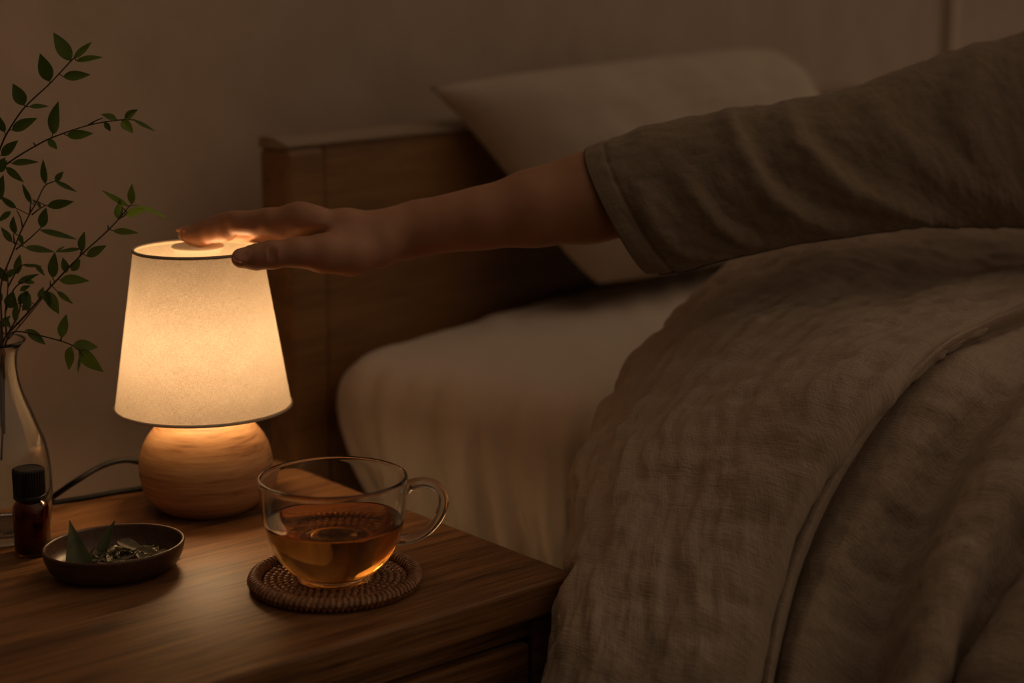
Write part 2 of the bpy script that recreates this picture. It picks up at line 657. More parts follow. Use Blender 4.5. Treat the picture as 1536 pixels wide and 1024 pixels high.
# face frame: rail and two stiles
V, F = rbox(NSC - TD * (hd - 0.009) + Z3 * (ztop - 0.009), TW, TD, Z3, hw - 0.0185, 0.008, 0.0085, 0.001)
build('front_rail', V, F, M['table'], ns, smooth=False)
for s in (-1, 1):
    V, F = rbox(NSC - TD * (hd + 0.003) + TW * s * (hw - 0.011) + Z3 * (ztop + zbot) / 2, TW, TD, Z3, 0.012, 0.003,
                (ztop - zbot) / 2 - 0.001, 0.001)
    build('front_stile', V, F, M['table'], ns, smooth=False)
dz = (ztop - 0.019 + ztop - 0.165) / 2
V, F = rbox(NSC - TD * (hd - 0.004) + Z3 * dz, TW, TD, Z3, hw - 0.026, 0.009, 0.072, 0.0025)
dr = build('drawer', V, F, M['table'], ns, smooth=False)
V, F = lathe([(0, 0.0), (0.006, 0.0), (0.006, 0.010), (0.013, 0.014), (0.014, 0.019), (0.010, 0.023), (0, 0.024)], 32)
Rm = np.stack([TW, Z3, -TD], 1)
V = V @ Rm.T + NSC - TD * (hd + 0.005) + Z3 * dz
build('knob', V, F, M['table'], dr)
for sx in (-1, 1):
    for sy in (-1, 1):
        p = NSC + TW * sx * (hw - 0.02) + TD * sy * (hd - 0.02)
        V, F = tube([p + Z3 * zbot, p + TW * sx * 0.006 + Z3 * 0.0], [0.016, 0.010], 20)
        V[-1, 2] = 0
        build('leg', V, F, M['table'], ns)

# ------------------------------------------------------------------ lamp
LX, LY = -0.2463, 1.271
L0 = np.array([LX, LY, TABLE_Z])
lamp = empty('table_lamp', L0, 'lit bedside lamp with a linen cone shade on a round turned wood base', 'lamp')
prof = [(0, 0.0), (0.033, 0.0), (0.0365, 0.0012), (0.0435, 0.0070), (0.0493, 0.0155), (0.0522, 0.0250), (0.0532, 0.0345),
        (0.0524, 0.0440), (0.0497, 0.0530), (0.0452, 0.0612), (0.0395, 0.0680), (0.0325, 0.0735), (0.0245, 0.0775),
        (0.0150, 0.0797), (0, 0.0800)]
pp = catmull([(r, z, 0) for r, z in prof[1:]], 70)
V, F = lathe([(0, 0)] + [(max(p[0], 0), p[1]) for p in pp[:-1]] + [(0, 0.08)], 96, L0)
build('lamp_base', V, F, M['beech'], lamp)
SB, ST, ZB, ZT = 0.0693, 0.0497, 0.0850, 0.2108
nr, nc = 40, 128
Vs, UV = [], []
for i in range(nr + 1):
    t = i / nr
    r = SB + (ST - SB) * t
    z = ZB + (ZT - ZB) * t
    for k in range(nc + 1):
        a = 2 * math.pi * k / nc
        Vs.append((LX + r * math.cos(a), LY + r * math.sin(a), TABLE_Z + z))
        UV.append((0.06 * a, z))
shade = build('lamp_shade', Vs, grid_faces(nr + 1, nc + 1), M['shade'], lamp, uv=UV)
V, F = torus(L0 + Z3 * ZB, SB, 0.0013, 128, 10)
build('lower_rim', V, F, M['hem'], shade)
V, F = torus(L0 + Z3 * ZT, ST, 0.0013, 128, 10)
build('upper_rim', V, F, M['shade_trim'], shade)
# socket, bulb, flared touch button
V, F = lathe([(0, 0.078), (0.011, 0.078), (0.011, 0.100), (0.009, 0.104), (0, 0.104)], 40, L0)
build('socket', V, F, M['black'], lamp)
V, F = lathe([(0, 0.1045), (0.008, 0.1045), (0.0145, 0.110), (0.0170, 0.120), (0.0170, 0.146), (0.013, 0.1595), (0.006, 0.1635),
              (0, 0.164)], 48, L0)
build('bulb', V, F, M['bulb'], lamp)
BT = 0.2143
pb = catmull([(0.0085, 0.1715, 0), (0.0092, 0.178, 0), (0.0122, 0.190, 0), (0.0150, 0.203, 0), (0.0190, BT - 0.0034, 0),
              (0.0203, BT - 0.0022, 0), (0.0203, BT - 0.0008, 0), (0.0193, BT, 0)], 40)
V, F = lathe([(0, 0.1715)] + [(p[0], p[1]) for p in pb] + [(0, BT)], 64, L0)
build('touch_button', V, F, M['frost'], lamp)
# power cord: leaves the base at the back, loops left behind the vase and returns to drop behind the table
cordp = [PY(240, 700, 1.285), PY(215, 694, 1.29), PY(185, 690, 1.285), PY(150, 700, 1.275), PY(110, 724, 1.262), PZ(70, 750, 0.5024),
         PZ(38, 757, 0.5024), PZ(40, 763, 0.5024), PZ(78, 754, 0.5024), PZ(130, 746, 0.5024), PZ(180, 737, 0.5024), PZ(217, 731.5, 0.5024),
         PZ(262, 722, 0.5024)]
pc = catmull(cordp, 140)
pc[:, 2] = np.maximum(pc[:, 2], 0.5024)
V, F = tube(pc, 0.0023, 12)
build('power_cord', V, F, M['cord'], lamp)

# ------------------------------------------------------------------ coaster, cup, tea
CX, CY = -0.1241, 1.0917
K0 = np.array([CX, CY, TABLE_Z])
co = empty('coaster', K0, 'round woven rattan coaster with a raised rim under the tea cup', 'coaster')
mb = MB()
V, F = lathe([(0, 0.0005), (0.052, 0.0005), (0.052, 0.0030), (0, 0.0030)], 64, K0)
mb.add(V, F)
rings = 10
for q in range(rings):                                 # coiled rows of rattan stitches
    R = 0.006 + q * 0.0047
    n = max(7, int(2 * math.pi * R / 0.0052))
    for k in range(n):
        a = 2 * math.pi * (k + 0.5 * (q % 2)) / n
        c = K0 + np.array([R * math.cos(a), R * math.sin(a), 0.0036])
        tdir = np.array([-math.sin(a), math.cos(a), 0])
        rdir = np.array([math.cos(a), math.sin(a), 0])
        dd = tdir * 0.45 + rdir * (0.9 if q % 2 else -0.8)
        dd /= np.linalg.norm(dd)
        L = 0.0024
        P = [c - dd * L - Z3 * 0.0009, c - dd * L * 0.4 + Z3 * 0.0002, c + dd * L * 0.4 + Z3 * 0.0002, c + dd * L - Z3 * 0.0009]
        V, F = tube(catmull(P, 5), [0.0009, 0.0017, 0.0020, 0.0017, 0.0009], 8)
        mb.add(V, F)
mb.build('woven_base', M['rattan'], co)
mb = MB()
V, F = torus(K0 + Z3 * 0.0054, 0.0562, 0.0036, 128, 12)
mb.add(V, F)
nw = 92
for k in range(nw):                                    # wrapping strands around the rim
    a0 = 2 * math.pi * k / nw
    P = []
    for j in range(9):
        p = 2 * math.pi * j / 8
        a = a0 + 0.055 * j / 8
        R = 0.0562 + 0.0040 * math.cos(p)
        P.append(K0 + np.array([R * math.cos(a), R * math.sin(a), 0.0054 + 0.0040 * math.sin(p)]))
    V, F = tube(P, 0.0013, 8, caps=False)
    mb.add(V, F)
mb.build('wrapped_rim', M['rattan'], co)

CUP_Z = 0.0054
C0 = K0 + Z3 * CUP_Z
cup = empty('teacup', C0, 'clear glass cup half full of amber tea on the rattan coaster', 'cup')
outer = [(0.0255, 0.0), (0.0268, 0.0008), (0.0270, 0.0032), (0.0282, 0.0050), (0.0335, 0.0092), (0.0385, 0.0148), (0.0432, 0.0225),
         (0.0470, 0.0325), (0.0494, 0.0440), (0.0507, 0.0560), (0.0514, 0.0690), (0.0518, 0.0716)]
inner = [(0.0515, 0.0731), (0.0506, 0.0737), (0.0496, 0.0730), (0.0495, 0.0690), (0.0489, 0.0560), (0.0476, 0.0440), (0.0452, 0.0325),
         (0.0414, 0.0228), (0.0367, 0.0155), (0.0315, 0.0105), (0.0255, 0.0078), (0.012, 0.0070), (0, 0.0069)]
po = catmull([(r, z, 0) for r, z in outer], 60)
pi_ = catmull([(r, z, 0) for r, z in inner[:-1]], 60)
profc = [(0, 0.0022), (0.012, 0.0020), (0.0205, 0.0012), (0.0235, 0.0)] + [(p[0], p[1]) for p in po] + [(p[0], p[1]) for p in pi_] + [(0, 0.0069)]
V, F = lathe(profc, 128, C0)
build('cup_body', V, F, M['glass'], cup)
# handle: a C to the right of the cup
hx = np.array([0.965, 0.26, 0])
hp = [(0.0496, 0.0595), (0.0545, 0.0625), (0.0640, 0.0640), (0.0735, 0.0600), (0.0785, 0.0500), (0.0755, 0.0385), (0.0670, 0.0285),
      (0.0565, 0.0235), (0.0475, 0.0235), (0.0445, 0.0245)]
pts = catmull([C0 + hx * a + Z3 * b_ for a, b_ in hp], 60)
rad = np.interp(np.linspace(0, 1, 60), [0, 0.06, 0.15, 0.85, 0.94, 1], [0.0052, 0.0042, 0.0037, 0.0034, 0.004, 0.0052])
V, F = tube(pts, rad, 20)
build('handle', V, F, M['glass'], cup)
# tea
TL = 0.0425
tp_ = [(0, 0.0068)]
for p in pi_[::-1]:
    if p[1] < TL - 0.0012:
        tp_.append((p[0] + 0.00025, p[1] - 0.0001))
rt = np.interp(TL, [p[1] for p in pi_[::-1]], [p[0] for p in pi_[::-1]])
tp_ += [(rt + 0.0002, TL), (rt - 0.0008, TL - 0.0005), (rt - 0.0022, TL - 0.0009), (0, TL - 0.0010)]
V, F = lathe(tp_, 128, C0)
o = build('tea', V, F, M['tea'], origin=C0)
tag(o, 'clear amber tea filling the lower half of the glass cup', 'tea')

# ------------------------------------------------------------------ oval dish with dried leaves
DC = PZ(173, 856, TABLE_Z)
DA = np.array([0.86, 0.51, 0])
DA /= np.linalg.norm(DA)
DB = np.array([-DA[1], DA[0], 0])
dsa, dsb = 0.0505, 0.0440


def dish_ring(k, z, n=96):
    t = np.arange(n) * 2 * math.pi / n
    return DC + (np.cos(t)[:, None] * DA * (dsa * k[0]) + np.sin(t)[:, None] * DB * (dsb * k[1])) + Z3 * z


prs = [((0.70, 0.66), 0.0), ((0.80, 0.77), 0.001), ((0.91, 0.90), 0.006), ((0.975, 0.97), 0.013), ((1.0, 1.0), 0.0195), ((0.993, 0.992), 0.0212),
       ((0.965, 0.96), 0.0212), ((0.95, 0.943), 0.0195), ((0.925, 0.915), 0.013), ((0.85, 0.83), 0.0075), ((0.70, 0.66), 0.0050), ((0.4, 0.4), 0.0045)]
rws = [dish_ring(k, z) for k, z in prs]
V = np.vstack(rws + [[DC], [DC + Z3 * 0.0045]])
F = grid_faces(len(rws), 96, True)
nb = len(rws) * 96
for k in range(96):
    F.append([nb, (k + 1) % 96, k])
    F.append([nb + 1, nb - 96 + k, nb - 96 + (k + 1) % 96])
o = build('dish', V, F, M['dishwood'], origin=DC)
tag(o, 'small oval dark wood dish holding dried tea leaves', 'dish')


def leaf_mesh(base, tip, nrm, w, fold=0.25, curl=0.1, n=10, wavy=0.0, shape=1.0, seed=0):
    """pointed leaf with a folded midrib; w = full width"""
    base, tip, nrm = (np.asarray(q, float) for q in (base, tip, nrm))
    ax = tip - base
    L = np.linalg.norm(ax)
    ax = ax / L
    sd = np.cross(nrm, ax)
    sd /= np.linalg.norm(sd) + 1e-9
    up = np.cross(ax, sd)
    V, F = [], []
    xs = np.array([-1, -0.55, 0, 0.55, 1.0])
    for i in range(n + 1):
        t = i / n
        prof_w = (math.sin(math.pi * min(1, t ** (0.80 * shape))) ** 0.9) * (1 - 0.25 * t)
        hw_ = max(w / 2 * prof_w, 0.00025 if t < 0.9 else 0.00005)
        c = base + ax * L * t - up * curl * L * (t * t - t * 0.3)
        for j, x in enumerate(xs):
            wob = wavy * L * math.sin(9 * t + 3 * x + seed) * abs(x)
            V.append(c + sd * hw_ * x + up * (abs(x) * hw_ * fold + wob))
    for i in range(n):
        for j in range(4):
            F.append([i * 5 + j, i * 5 + j + 1, (i + 1) * 5 + j + 1, (i + 1) * 5 + j])
    return np.array(V), F


mb = MB()
r2 = np.random.default_rng(5)
pile_c = DC + DA * 0.002 - DB * 0.004
for k in range(520):
    t = r2.random() * 2 * math.pi
    q = math.sqrt(r2.random())
    x, y = q * 0.039 * math.cos(t), q * 0.029 * math.sin(t)
    h = 0.0055 + 0.0125 * max(0, 1 - q ** 1.6) * (0.4 + 0.6 * r2.random()) + 0.001 * r2.random()
    c = pile_c + DA * x + DB * y + Z3 * h
    d = r2.normal(size=3) * np.array([1, 1, 0.28])
    d /= np.linalg.norm(d)
    L = r2.uniform(0.005, 0.014)
    nrm = r2.normal(size=3) * 0.5 + Z3
    V, F = leaf_mesh(c - d * L / 2, c + d * L / 2, nrm, r2.uniform(0.0014, 0.0042), r2.uniform(-0.9, 1.2), r2.uniform(-0.3, 0.5), 5, 0.03, 1, k)
    V[:, 2] = np.maximum(V[:, 2], TABLE_Z + 0.0052)
    mb.add(V, F)
o = mb.build('dried_leaves', M['dry'], origin=DC + Z3 * 0.005)
tag(o, 'heap of crumbled grey green dried leaves in the oval dish', 'dried leaves', kind='stuff')


def single_leaf(name, base, tip, nrm, w, mat, label, **kw):
    V, F = leaf_mesh(base, tip, nrm, w, n=16, **kw)
    top = V.copy()
    fn = np.asarray(nrm, float)
    fn /= np.linalg.norm(fn)
    bot = V - fn * 0.00035
    nV = len(V)
    F2 = F + [[i + nV for i in f][::-1] for f in F]
    o = build(name, np.vstack([top, bot]), F2, mat, origin=base)
    tag(o, label, 'leaf', 'whole leaves in the oval dish')
    return o


yb = DC[1]
single_leaf('dried_leaf', PY(116, 858, yb - 0.022), PY(105, 779, yb - 0.010), (0.50, -0.8, 0.2), 0.0195, M['freshdry'],
            'tall folded green leaf standing upright at the left of the oval dish', fold=0.85, curl=0.05, shape=0.5)
single_leaf('dried_leaf', PY(151, 835, yb - 0.004), PY(174, 780, yb + 0.004), (-0.3, -0.9, 0.3), 0.0100, M['freshdry'],
            'smaller twisted green leaf standing up mid dish', fold=0.7, curl=-0.08, shape=0.8)
single_leaf('dried_leaf', PY(176, 811, yb + 0.002), PY(216, 824, yb - 0.006), (0.25, -0.5, 0.9), 0.0105, M['dry'],
            'broad flat grey leaf lying across top of the dried heap', fold=0.3, curl=0.1)
single_leaf('dried_leaf', PY(203, 824, yb - 0.006), PY(245, 834, yb - 0.016), (0.1, -0.4, 1), 0.0065, M['dry'],
            'long narrow dark leaf leaning on right rim of the dish', fold=0.8, curl=0.06)
single_leaf('dried_leaf', PY(206, 829, yb - 0.012), PY(219, 843, yb - 0.020), (0.6, -0.7, 0.6), 0.006, M['dry'],
            'short brown leaf scrap hanging over the right side of the heap', fold=0.3, curl=0.1)

# ------------------------------------------------------------------ amber bottle
B0 = PZ(50, 829, TABLE_Z)
bt = empty('bottle', B0, 'small amber glass dropper bottle with black ribbed cap beside the oval dish', 'bottle')
bo = [(0.0105, 0.0), (0.0124, 0.0007), (0.0132, 0.0025), (0.0132, 0.0330), (0.0126, 0.0370), (0.0108, 0.0398), (0.0086, 0.0415), (0.0080, 0.0440), (0.0080, 0.0600)]
bi = [(0.0068, 0.0600), (0.0068, 0.0432), (0.0075, 0.0408), (0.0098, 0.0388), (0.0113, 0.0362), (0.0118, 0.0325), (0.0118, 0.0040), (0.0108, 0.0028), (0, 0.0026)]
V, F = lathe([(0, 0.0008)] + bo + bi, 64, B0)
build('bottle_body', V, F, M['amber'], bt)
nrib = 36
Vc, Fc = [], []
zs = [(0.0425, 0.0112, 0), (0.0432, 0.0118, 0), (0.0452, 0.0118, 0), (0.0458, 0.0110, 0), (0.0466, 0.0112, 1), (0.0640, 0.0112, 1), (0.0652, 0.0106, 1), (0.0657, 0.0096, 0), (0.0651, 0.0085, 0)]
nn = nrib * 4
for z, r, rib in zs:
    for k in range(nn):
        a = 2 * math.pi * k / nn
        q = r + (0.00045 if (k % 4) < 2 else -0.0002) * rib
        Vc.append(B0 + np.array([q * math.cos(a), q * math.sin(a), z]))
Fc = grid_faces(len(zs), nn, True)
Vc.append(B0 + Z3 * 0.0651)
Vc.append(B0 + Z3 * 0.0425)
for k in range(nn):
    Fc.append([len(Vc) - 2, (len(zs) - 1) * nn + k, (len(zs) - 1) * nn + (k + 1) % nn])
    Fc.append([len(Vc) - 1, (k + 1) % nn, k])
build('cap', Vc, Fc, M['black'], bt, smooth=False)
V, F = lathe([(0, 0.0028), (0.0107, 0.0030), (0.0117, 0.0042), (0.0117, 0.0180), (0, 0.0178)], 48, B0)
o = build('oil', V, F, M['oil'], origin=B0 + Z3 * 0.0028)
tag(o, 'dark liquid filling the lower half of the amber bottle', 'oil')

# ------------------------------------------------------------------ vase and branches
V0 = PZ(4, 801, TABLE_Z)
VH = 0.1515
vo = [(0.0310, 0.0), (0.0342, 0.0010), (0.0360, 0.0050), (0.0380, 0.020), (0.0392, 0.040), (0.0388, 0.054), (0.0365, 0.070), (0.0320, 0.083),
      (0.0268, 0.098), (0.0218, 0.112), (0.0192, 0.124), (0.0186, 0.135), (0.0200, 0.1435), (0.0240, 0.1492), (0.0262, VH)]
vi = [(0.0256, VH + 0.0010), (0.0240, 0.1508), (0.0192, 0.1455), (0.0171, 0.135), (0.0177, 0.124), (0.0203, 0.112), (0.0253, 0.098), (0.0305, 0.083),
      (0.0350, 0.070), (0.0373, 0.054), (0.0377, 0.040), (0.0364, 0.020), (0.0340, 0.0125), (0.0280, 0.0095), (0.010, 0.0088)]
po = catmull([(r, z, 0) for r, z in vo], 60)
pv = catmull([(r, z, 0) for r, z in vi], 60)
V, F = lathe([(0, 0.002), (0.02, 0.0015)] + [(p[0], p[1]) for p in po] + [(p[0], p[1]) for p in pv] + [(0, 0.0088)], 96, V0)
o = build('vase', V, F, M['vaseglass'], origin=V0)
tag(o, 'clear glass carafe vase at the left edge holding leafy branches', 'vase')

VY = V0[1]
BR = [
    # stem polylines (pixels, y offset), twigs, leaves (base u,v, tip u,v, width ratio)
    dict(label='tallest leafy branch, rising to the top left with large dark leaves', y=(0.0, -0.005, -0.02),
         stem=[(3, 640), (2, 560), (1, 520), (-14, 430), (-20, 330), (-8, 250), (3, 216), (14, 194), (37, 161), (73, 127), (105, 93), (112, 86)], r=0.0011, twigs=[],
         leaves=[(106, 91, 80, 48, .40), (111, 88, 138, 62, .25), (114, 91, 153, 84, .28), (95, 115, 136, 112, .34), (74, 122, 60, 80, .45),
                 (36, 158, 19, 125, .5), (44, 160, 73, 159, .27), (18, 195, 56, 177, .38), (7, 198, -9, 166, .35), (2, 233, 28, 210, .40), (-8, 258, 8, 236, .5)]),
    dict(label='leafy branch reaching right below the tallest one, level at its tip', y=(0.004, 0.0, 0.01),
         stem=[(6, 650), (5, 560), (3, 520), (-8, 440), (-14, 340), (-8, 268), (0, 254), (23, 237), (53, 219), (79, 206), (132, 188), (179, 180), (203, 180)], r=0.0011,
         twigs=[[(132, 188), (144, 181), (154, 177)], [(54, 219), (50, 214)]],
         leaves=[(79, 201, 85, 153, .42), (100, 203, 140, 200, .34), (72, 209, 86, 224, .5), (18, 245, 57, 242, .28), (9, 251, 35, 273, .32),
                 (175, 179, 152, 171, .42), (157, 183, 166, 197, .5), (187, 179, 206, 164, .55), (183, 181, 200, 200, .55), (201, 180, 233, 197, .16),
                 (-3, 300, 5, 262, .4), (0, 258, 10, 240, .55)]),
    dict(label='upright leafy branch between the vase neck and the middle left', y=(0.002, 0.012, 0.03),
         stem=[(4, 650), (5, 560), (4, 515), (2, 470), (2, 425), (20, 376), (31, 348), (45, 320), (55, 303), (67, 279), (81, 272)], r=0.0010,
         twigs=[[(48, 322), (58, 314), (70, 307)], [(24, 374), (44, 358), (59, 344), (62, 340)], [(34, 342), (31, 327), (25, 315)], [(22, 366), (20, 350)], [(45, 319), (46, 305)]],
         leaves=[(68, 275, 64, 239, .30), (83, 272, 95, 257, .5), (83, 272, 116, 288, .2), (47, 305, 33, 275, .24), (71, 309, 111, 302, .34),
                 (62, 341, 69, 311, .5), (60, 345, 117, 358, .16), (38, 371, 82, 377, .27), (24, 312, -2, 293, .3), (22, 350, 20, 324, .5), (18, 363, 1, 340, .34),
                 (16, 317, -4, 333, .35), (30, 352, 34, 369, .45), (55, 305, 48, 299, .5), (57, 303, 61, 314, .4)]),
    dict(label='longest branch slanting right, its tip above the lamp shade', y=(-0.004, 0.0, 0.02),
         stem=[(-4, 690), (-1, 600), (3, 530), (8, 506), (39, 472), (76, 430), (120, 384), (155, 352), (176, 331), (195, 308)], r=0.0011,
         twigs=[[(76, 430), (75, 421)], [(178, 329), (190, 320), (184, 311)], [(163, 345), (162, 338)], [(120, 384), (122, 376)]],
         leaves=[(197, 306, 198, 276, .45), (192, 309, 152, 285, .17), (177, 328, 181, 301, .5), (188, 322, 221, 314, .45), (207, 308, 252, 326, .13),
                 (170, 346, 209, 350, .28), (122, 377, 127, 347, .48), (130, 384, 159, 368, .42), (79, 416, 82, 378, .42), (90, 420, 134, 421, .38),
                 (121, 373, 84, 378, .17), (100, 408, 94, 386, .5), (108, 406, 120, 388, .6), (72, 437, 89, 471, .5), (86, 437, 110, 456, .26), (84, 378, 97, 369, .25),
                 (66, 436, 75, 458, .5)]),
    dict(label='low drooping branch over the vase lip ending in broad leaves', y=(-0.006, -0.012, -0.025),
         stem=[(-10, 700), (-6, 600), (4, 530), (14, 503), (26, 497), (51, 501), (90, 511), (111, 519), (120, 526)], r=0.0008,
         twigs=[[(90, 511), (93, 505)], [(119, 525), (124, 534)]],
         leaves=[(40, 494, 69, 517, .36), (92, 506, 99, 471, .42), (109, 518, 147, 521, .48), (118, 525, 156, 558, .42), (107, 520, 101, 556, .5), (122, 530, 116, 559, .17)]),
    dict(label='short bushy branch with crowded leaves just above the vase mouth', y=(0.006, 0.02, 0.02),
         stem=[(2, 690), (6, 600), (9, 520), (18, 503), (40, 476), (64, 447)], r=0.0008,
         twigs=[[(10, 506), (8, 470), (12, 430), (10, 398)], [(8, 468), (22, 432), (45, 418), (58, 411)], [(12, 500), (28, 470), (32, 440)], [(12, 430), (30, 400), (50, 396)]],
         leaves=[(14, 462, 20, 436, .7), (28, 455, 43, 436, .55), (-2, 492, 15, 473, .5), (22, 482, 27, 453, .45), (38, 436, 43, 468, .45), (10, 422, -4, 398, .45), (26, 411, 30, 381, .45),
                 (10, 414, 25, 404, .7), (52, 424, 28, 420, .35), (27, 424, 56, 411, .3), (36, 398, 63, 399, .22), (52, 396, 68, 414, .3), (46, 452, 33, 466, .6), (6, 478, 16, 492, .5),
                 (30, 436, 46, 428, .5), (3, 440, -8, 462, .5), (58, 447, 66, 430, .5)]),
]
rb = np.random.default_rng(21)
for bi_, B in enumerate(BR):
    st = B['stem']
    n = len(st)
    ys = np.interp(np.linspace(0, 1, n), [0, 0.35, 1], [VY + B['y'][0], VY + B['y'][1], VY + B['y'][2]])
    P = np.array([PY(u, v, y) for (u, v), y in zip(st, ys)])
    P[0][2] = max(P[0][2], TABLE_Z + 0.011)
    root = empty('leafy_branch', P[0], B['label'], 'branch', 'leafy branches in the glass vase')
    mb = MB()
    cp = catmull(P, 70)
    V, F = tube(cp, np.linspace(B['r'], 0.00045, 70), 8)
    mb.add(V, F)

    def yat(u, v):
        d = [(abs(u - q[0]) + abs(v - q[1]), yy) for q, yy in zip(st, ys)]
        d.sort()
        return d[0][1] * 0.65 + d[1][1] * 0.35
    for tw in B['twigs']:
        y0 = yat(*tw[0])
        off = rb.uniform(-0.008, 0.008)
        Q = [PY(u, v, y0 + off * i / len(tw)) for i, (u, v) in enumerate(tw)]
        V, F = tube(catmull(Q, 20), np.linspace(0.0007, 0.0004, 20), 6)
        mb.add(V, F)
    lb = MB()
    for (u0, v0, u1, v1, wr) in B['leaves']:
        y0 = yat(u0, v0)
        base = PY(u0, v0, y0)
        L2 = math.hypot(u1 - u0, v1 - v0) * 0.0005
        tip = PY(u1, v1, y0 + rb.uniform(-0.55, 0.35) * L2)
        roll = rb.uniform(-0.5, 0.5)
        nrm = np.array([roll * 0.6, -1.0, 0.35 + rb.uniform(-0.3, 0.5)])
        V, F = leaf_mesh(base, tip, nrm, L2 * wr * 1.15, fold=rb.uniform(0.08, 0.35), curl=rb.uniform(-0.05, 0.12), n=12)
        lb.add(V, F)
        # short stalk joining the leaf to the nearest point of the stem
        k = np.argmin(np.linalg.norm(cp - base, axis=1))
        if 0.0008 < np.linalg.norm(cp[k] - base) < 0.012:
            V, F = tube(catmull([cp[k], (cp[k] + base) / 2, base], 6), 0.00035, 5)
            mb.add(V, F)
    mb.build('stem', M['stem'], root)
    lb.build('foliage', M['leaf'], root)

# ------------------------------------------------------------------ bed: headboard, rails, mattress, sheet
HBH = 0.765
bed = empty('bed', AB(0.6, 1.0, 0), 'brown wooden bed with a panel headboard against the far wall', 'bed')
BW = 1.30


def hb_box(name, a0, a1, b0, b1, z0, z1, mat, r=0.004, parent=bed):
    c = (AB(a0, b0, z0) + AB(a1, b1, z1)) / 2
    V, F = rbox(c, E1, E2, Z3, (a1 - a0) / 2, (b1 - b0) / 2, (z1 - z0) / 2, r)
    return build(name, V, F, mat, parent, smooth=False)


hb_box('headboard_panel', 0.035, BW - 0.055, -0.032, -0.004, 0.30, HBH - 0.002, M['bedwood'])
hb_box('post', -0.02, 0.034, -0.038, 0.0, 0.0, HBH - 0.002, M['bedwood'], 0.006)
hb_box('post', BW - 0.054, BW, -0.038, 0.0, 0.0, HBH - 0.002, M['bedwood'], 0.006)
# sloping cap along the top; caught light and dust painted into its paler grey
V, F = [], []
prof_cap = [(-0.038, 0.0), (0.0, 0.0), (0.002, 0.003), (-0.018, 0.010), (-0.036, 0.011)]
for a in (-0.02, BW):
    for bq, zq in prof_cap:
        V.append(AB(a, bq, HBH - 0.002 + zq))
k = len(prof_cap)
F = [[i, (i + 1) % k, (i + 1) % k + k, i + k] for i in range(k)] + [list(range(k))[::-1], list(range(k, 2 * k))]
build('headboard_cap', V, F, M['capwood'], bed, smooth=False)
hb_box('side_rail', 0.01, 0.035, 0.0, 2.0, 0.22, 0.36, M['bedwood'])
hb_box('side_rail', BW - 0.055, BW - 0.03, 0.0, 2.0, 0.22, 0.36, M['bedwood'])
hb_box('foot_rail', 0.036, BW - 0.056, 1.97, 2.0, 0.22, 0.36, M['bedwood'])
for a in (0.0, BW - 0.06):
    hb_box('leg', a, a + 0.05, 1.95, 2.0, 0.0, 0.22, M['bedwood'])
hb_box('slat_base', 0.036, BW - 0.056, 0.002, 1.965, 0.30, 0.33, M['bedwood'])

MZ = 0.562
mo = empty('mattress', AB(0.6, 1.0, 0.33), 'thick mattress lying on the bed frame beneath the pale fitted sheet', 'mattress')
V, F = rbox((AB(0.04, 0.03, 0.332) + AB(BW - 0.06, 1.94, MZ - 0.012)) / 2, E1, E2, Z3, (BW - 0.12) / 2, 0.955, (MZ - 0.012 - 0.332) / 2, 0.03, 4)
build('mattress_core', V, F, M['sheet'], mo)
# fitted sheet: rounded box skin with soft wrinkles
nA, nP = 150, 220


def sheet_pt(b, s):
    """s: along the profile from the near bottom hem, up over the edge, across the top; b along the bed"""
    pass


prof_s = [(0.032, 0.335), (0.018, 0.37), (0.006, 0.42), (0.0, 0.47), (0.002, 0.51), (0.012, 0.538), (0.032, 0.554), (0.07, 0.561), (0.14, 0.563), (0.3, 0.565), (0.6, 0.566),
          (0.9, 0.565), (1.15, 0.562), (1.215, 0.554), (1.235, 0.53), (1.24, 0.45), (1.22, 0.34)]
ps = catmull([(a, z, 0) for a, z in prof_s], 260)
bs = np.concatenate([np.linspace(0.004, 0.05, 14), np.linspace(0.055, 0.9, 150), np.linspace(0.92, 1.955, 30)])
G = np.zeros((len(bs), len(ps), 3))
for i, b_ in enumerate(bs):
    e = min(1.0, (b_ - 0.004) / 0.05)
    rnd = 0.052 * (1 - math.sqrt(max(0, 1 - (1 - e) ** 2)))      # rounded head end corner
    e2_ = min(1.0, (1.955 - b_) / 0.05)
    rnd += 0.05 * (1 - math.sqrt(max(0, 1 - (1 - max(0, e2_)) ** 2)))
    a = ps[:, 0] + np.where(ps[:, 0] < 0.6, 1, -1) * rnd * np.clip(1.0 - np.abs(np.minimum(ps[:, 0], 1.24 - ps[:, 0])) / 0.5, 0, 1)
    z = ps[:, 1] - rnd * 0.7 * np.clip((ps[:, 1] - 0.40) / 0.16, 0, 1)
    tuck = np.clip((0.545 - z) / 0.14, 0, 1) ** 1.5 * max(0.0, 1 - b_ / 0.16) ** 1.5       # head end corner tucked under
    a = a + np.where(ps[:, 0] < 0.6, 0.030, -0.030) * tuck
    G[i] = np.array([AB(aa, b_ + 0.035 * tk, zz) for aa, zz, tk in zip(a, z, tuck)])
nrm = grid_normals(G)
if nrm[80, 130, 2] < 0:
    nrm = -nrm
Bv = np.repeat(bs[:, None], len(ps), 1)
Sv = np.repeat(np.r_[0, np.cumsum(np.linalg.norm(np.diff(ps, axis=0), axis=1))][None], len(bs), 0)
top = np.clip((Sv - 0.22) / 0.12, 0, 1)
Q = np.stack([Bv * 14 + Sv * 3, Sv * 7, np.zeros_like(Bv)], -1)
d_side = (fbm(np.stack([Bv * 62 + 5 * Sv, Sv * 3.0, Bv * 0 + 3.1], -1), 2) * 0.055 + (0.12 - np.abs(fbm(np.stack([Bv * 44 + 4 * Sv, Sv * 2.4, Bv * 0 + 6.1], -1), 2))) * 0.11) * np.clip(1 - Sv / 0.25, 0, 1) ** 0.9
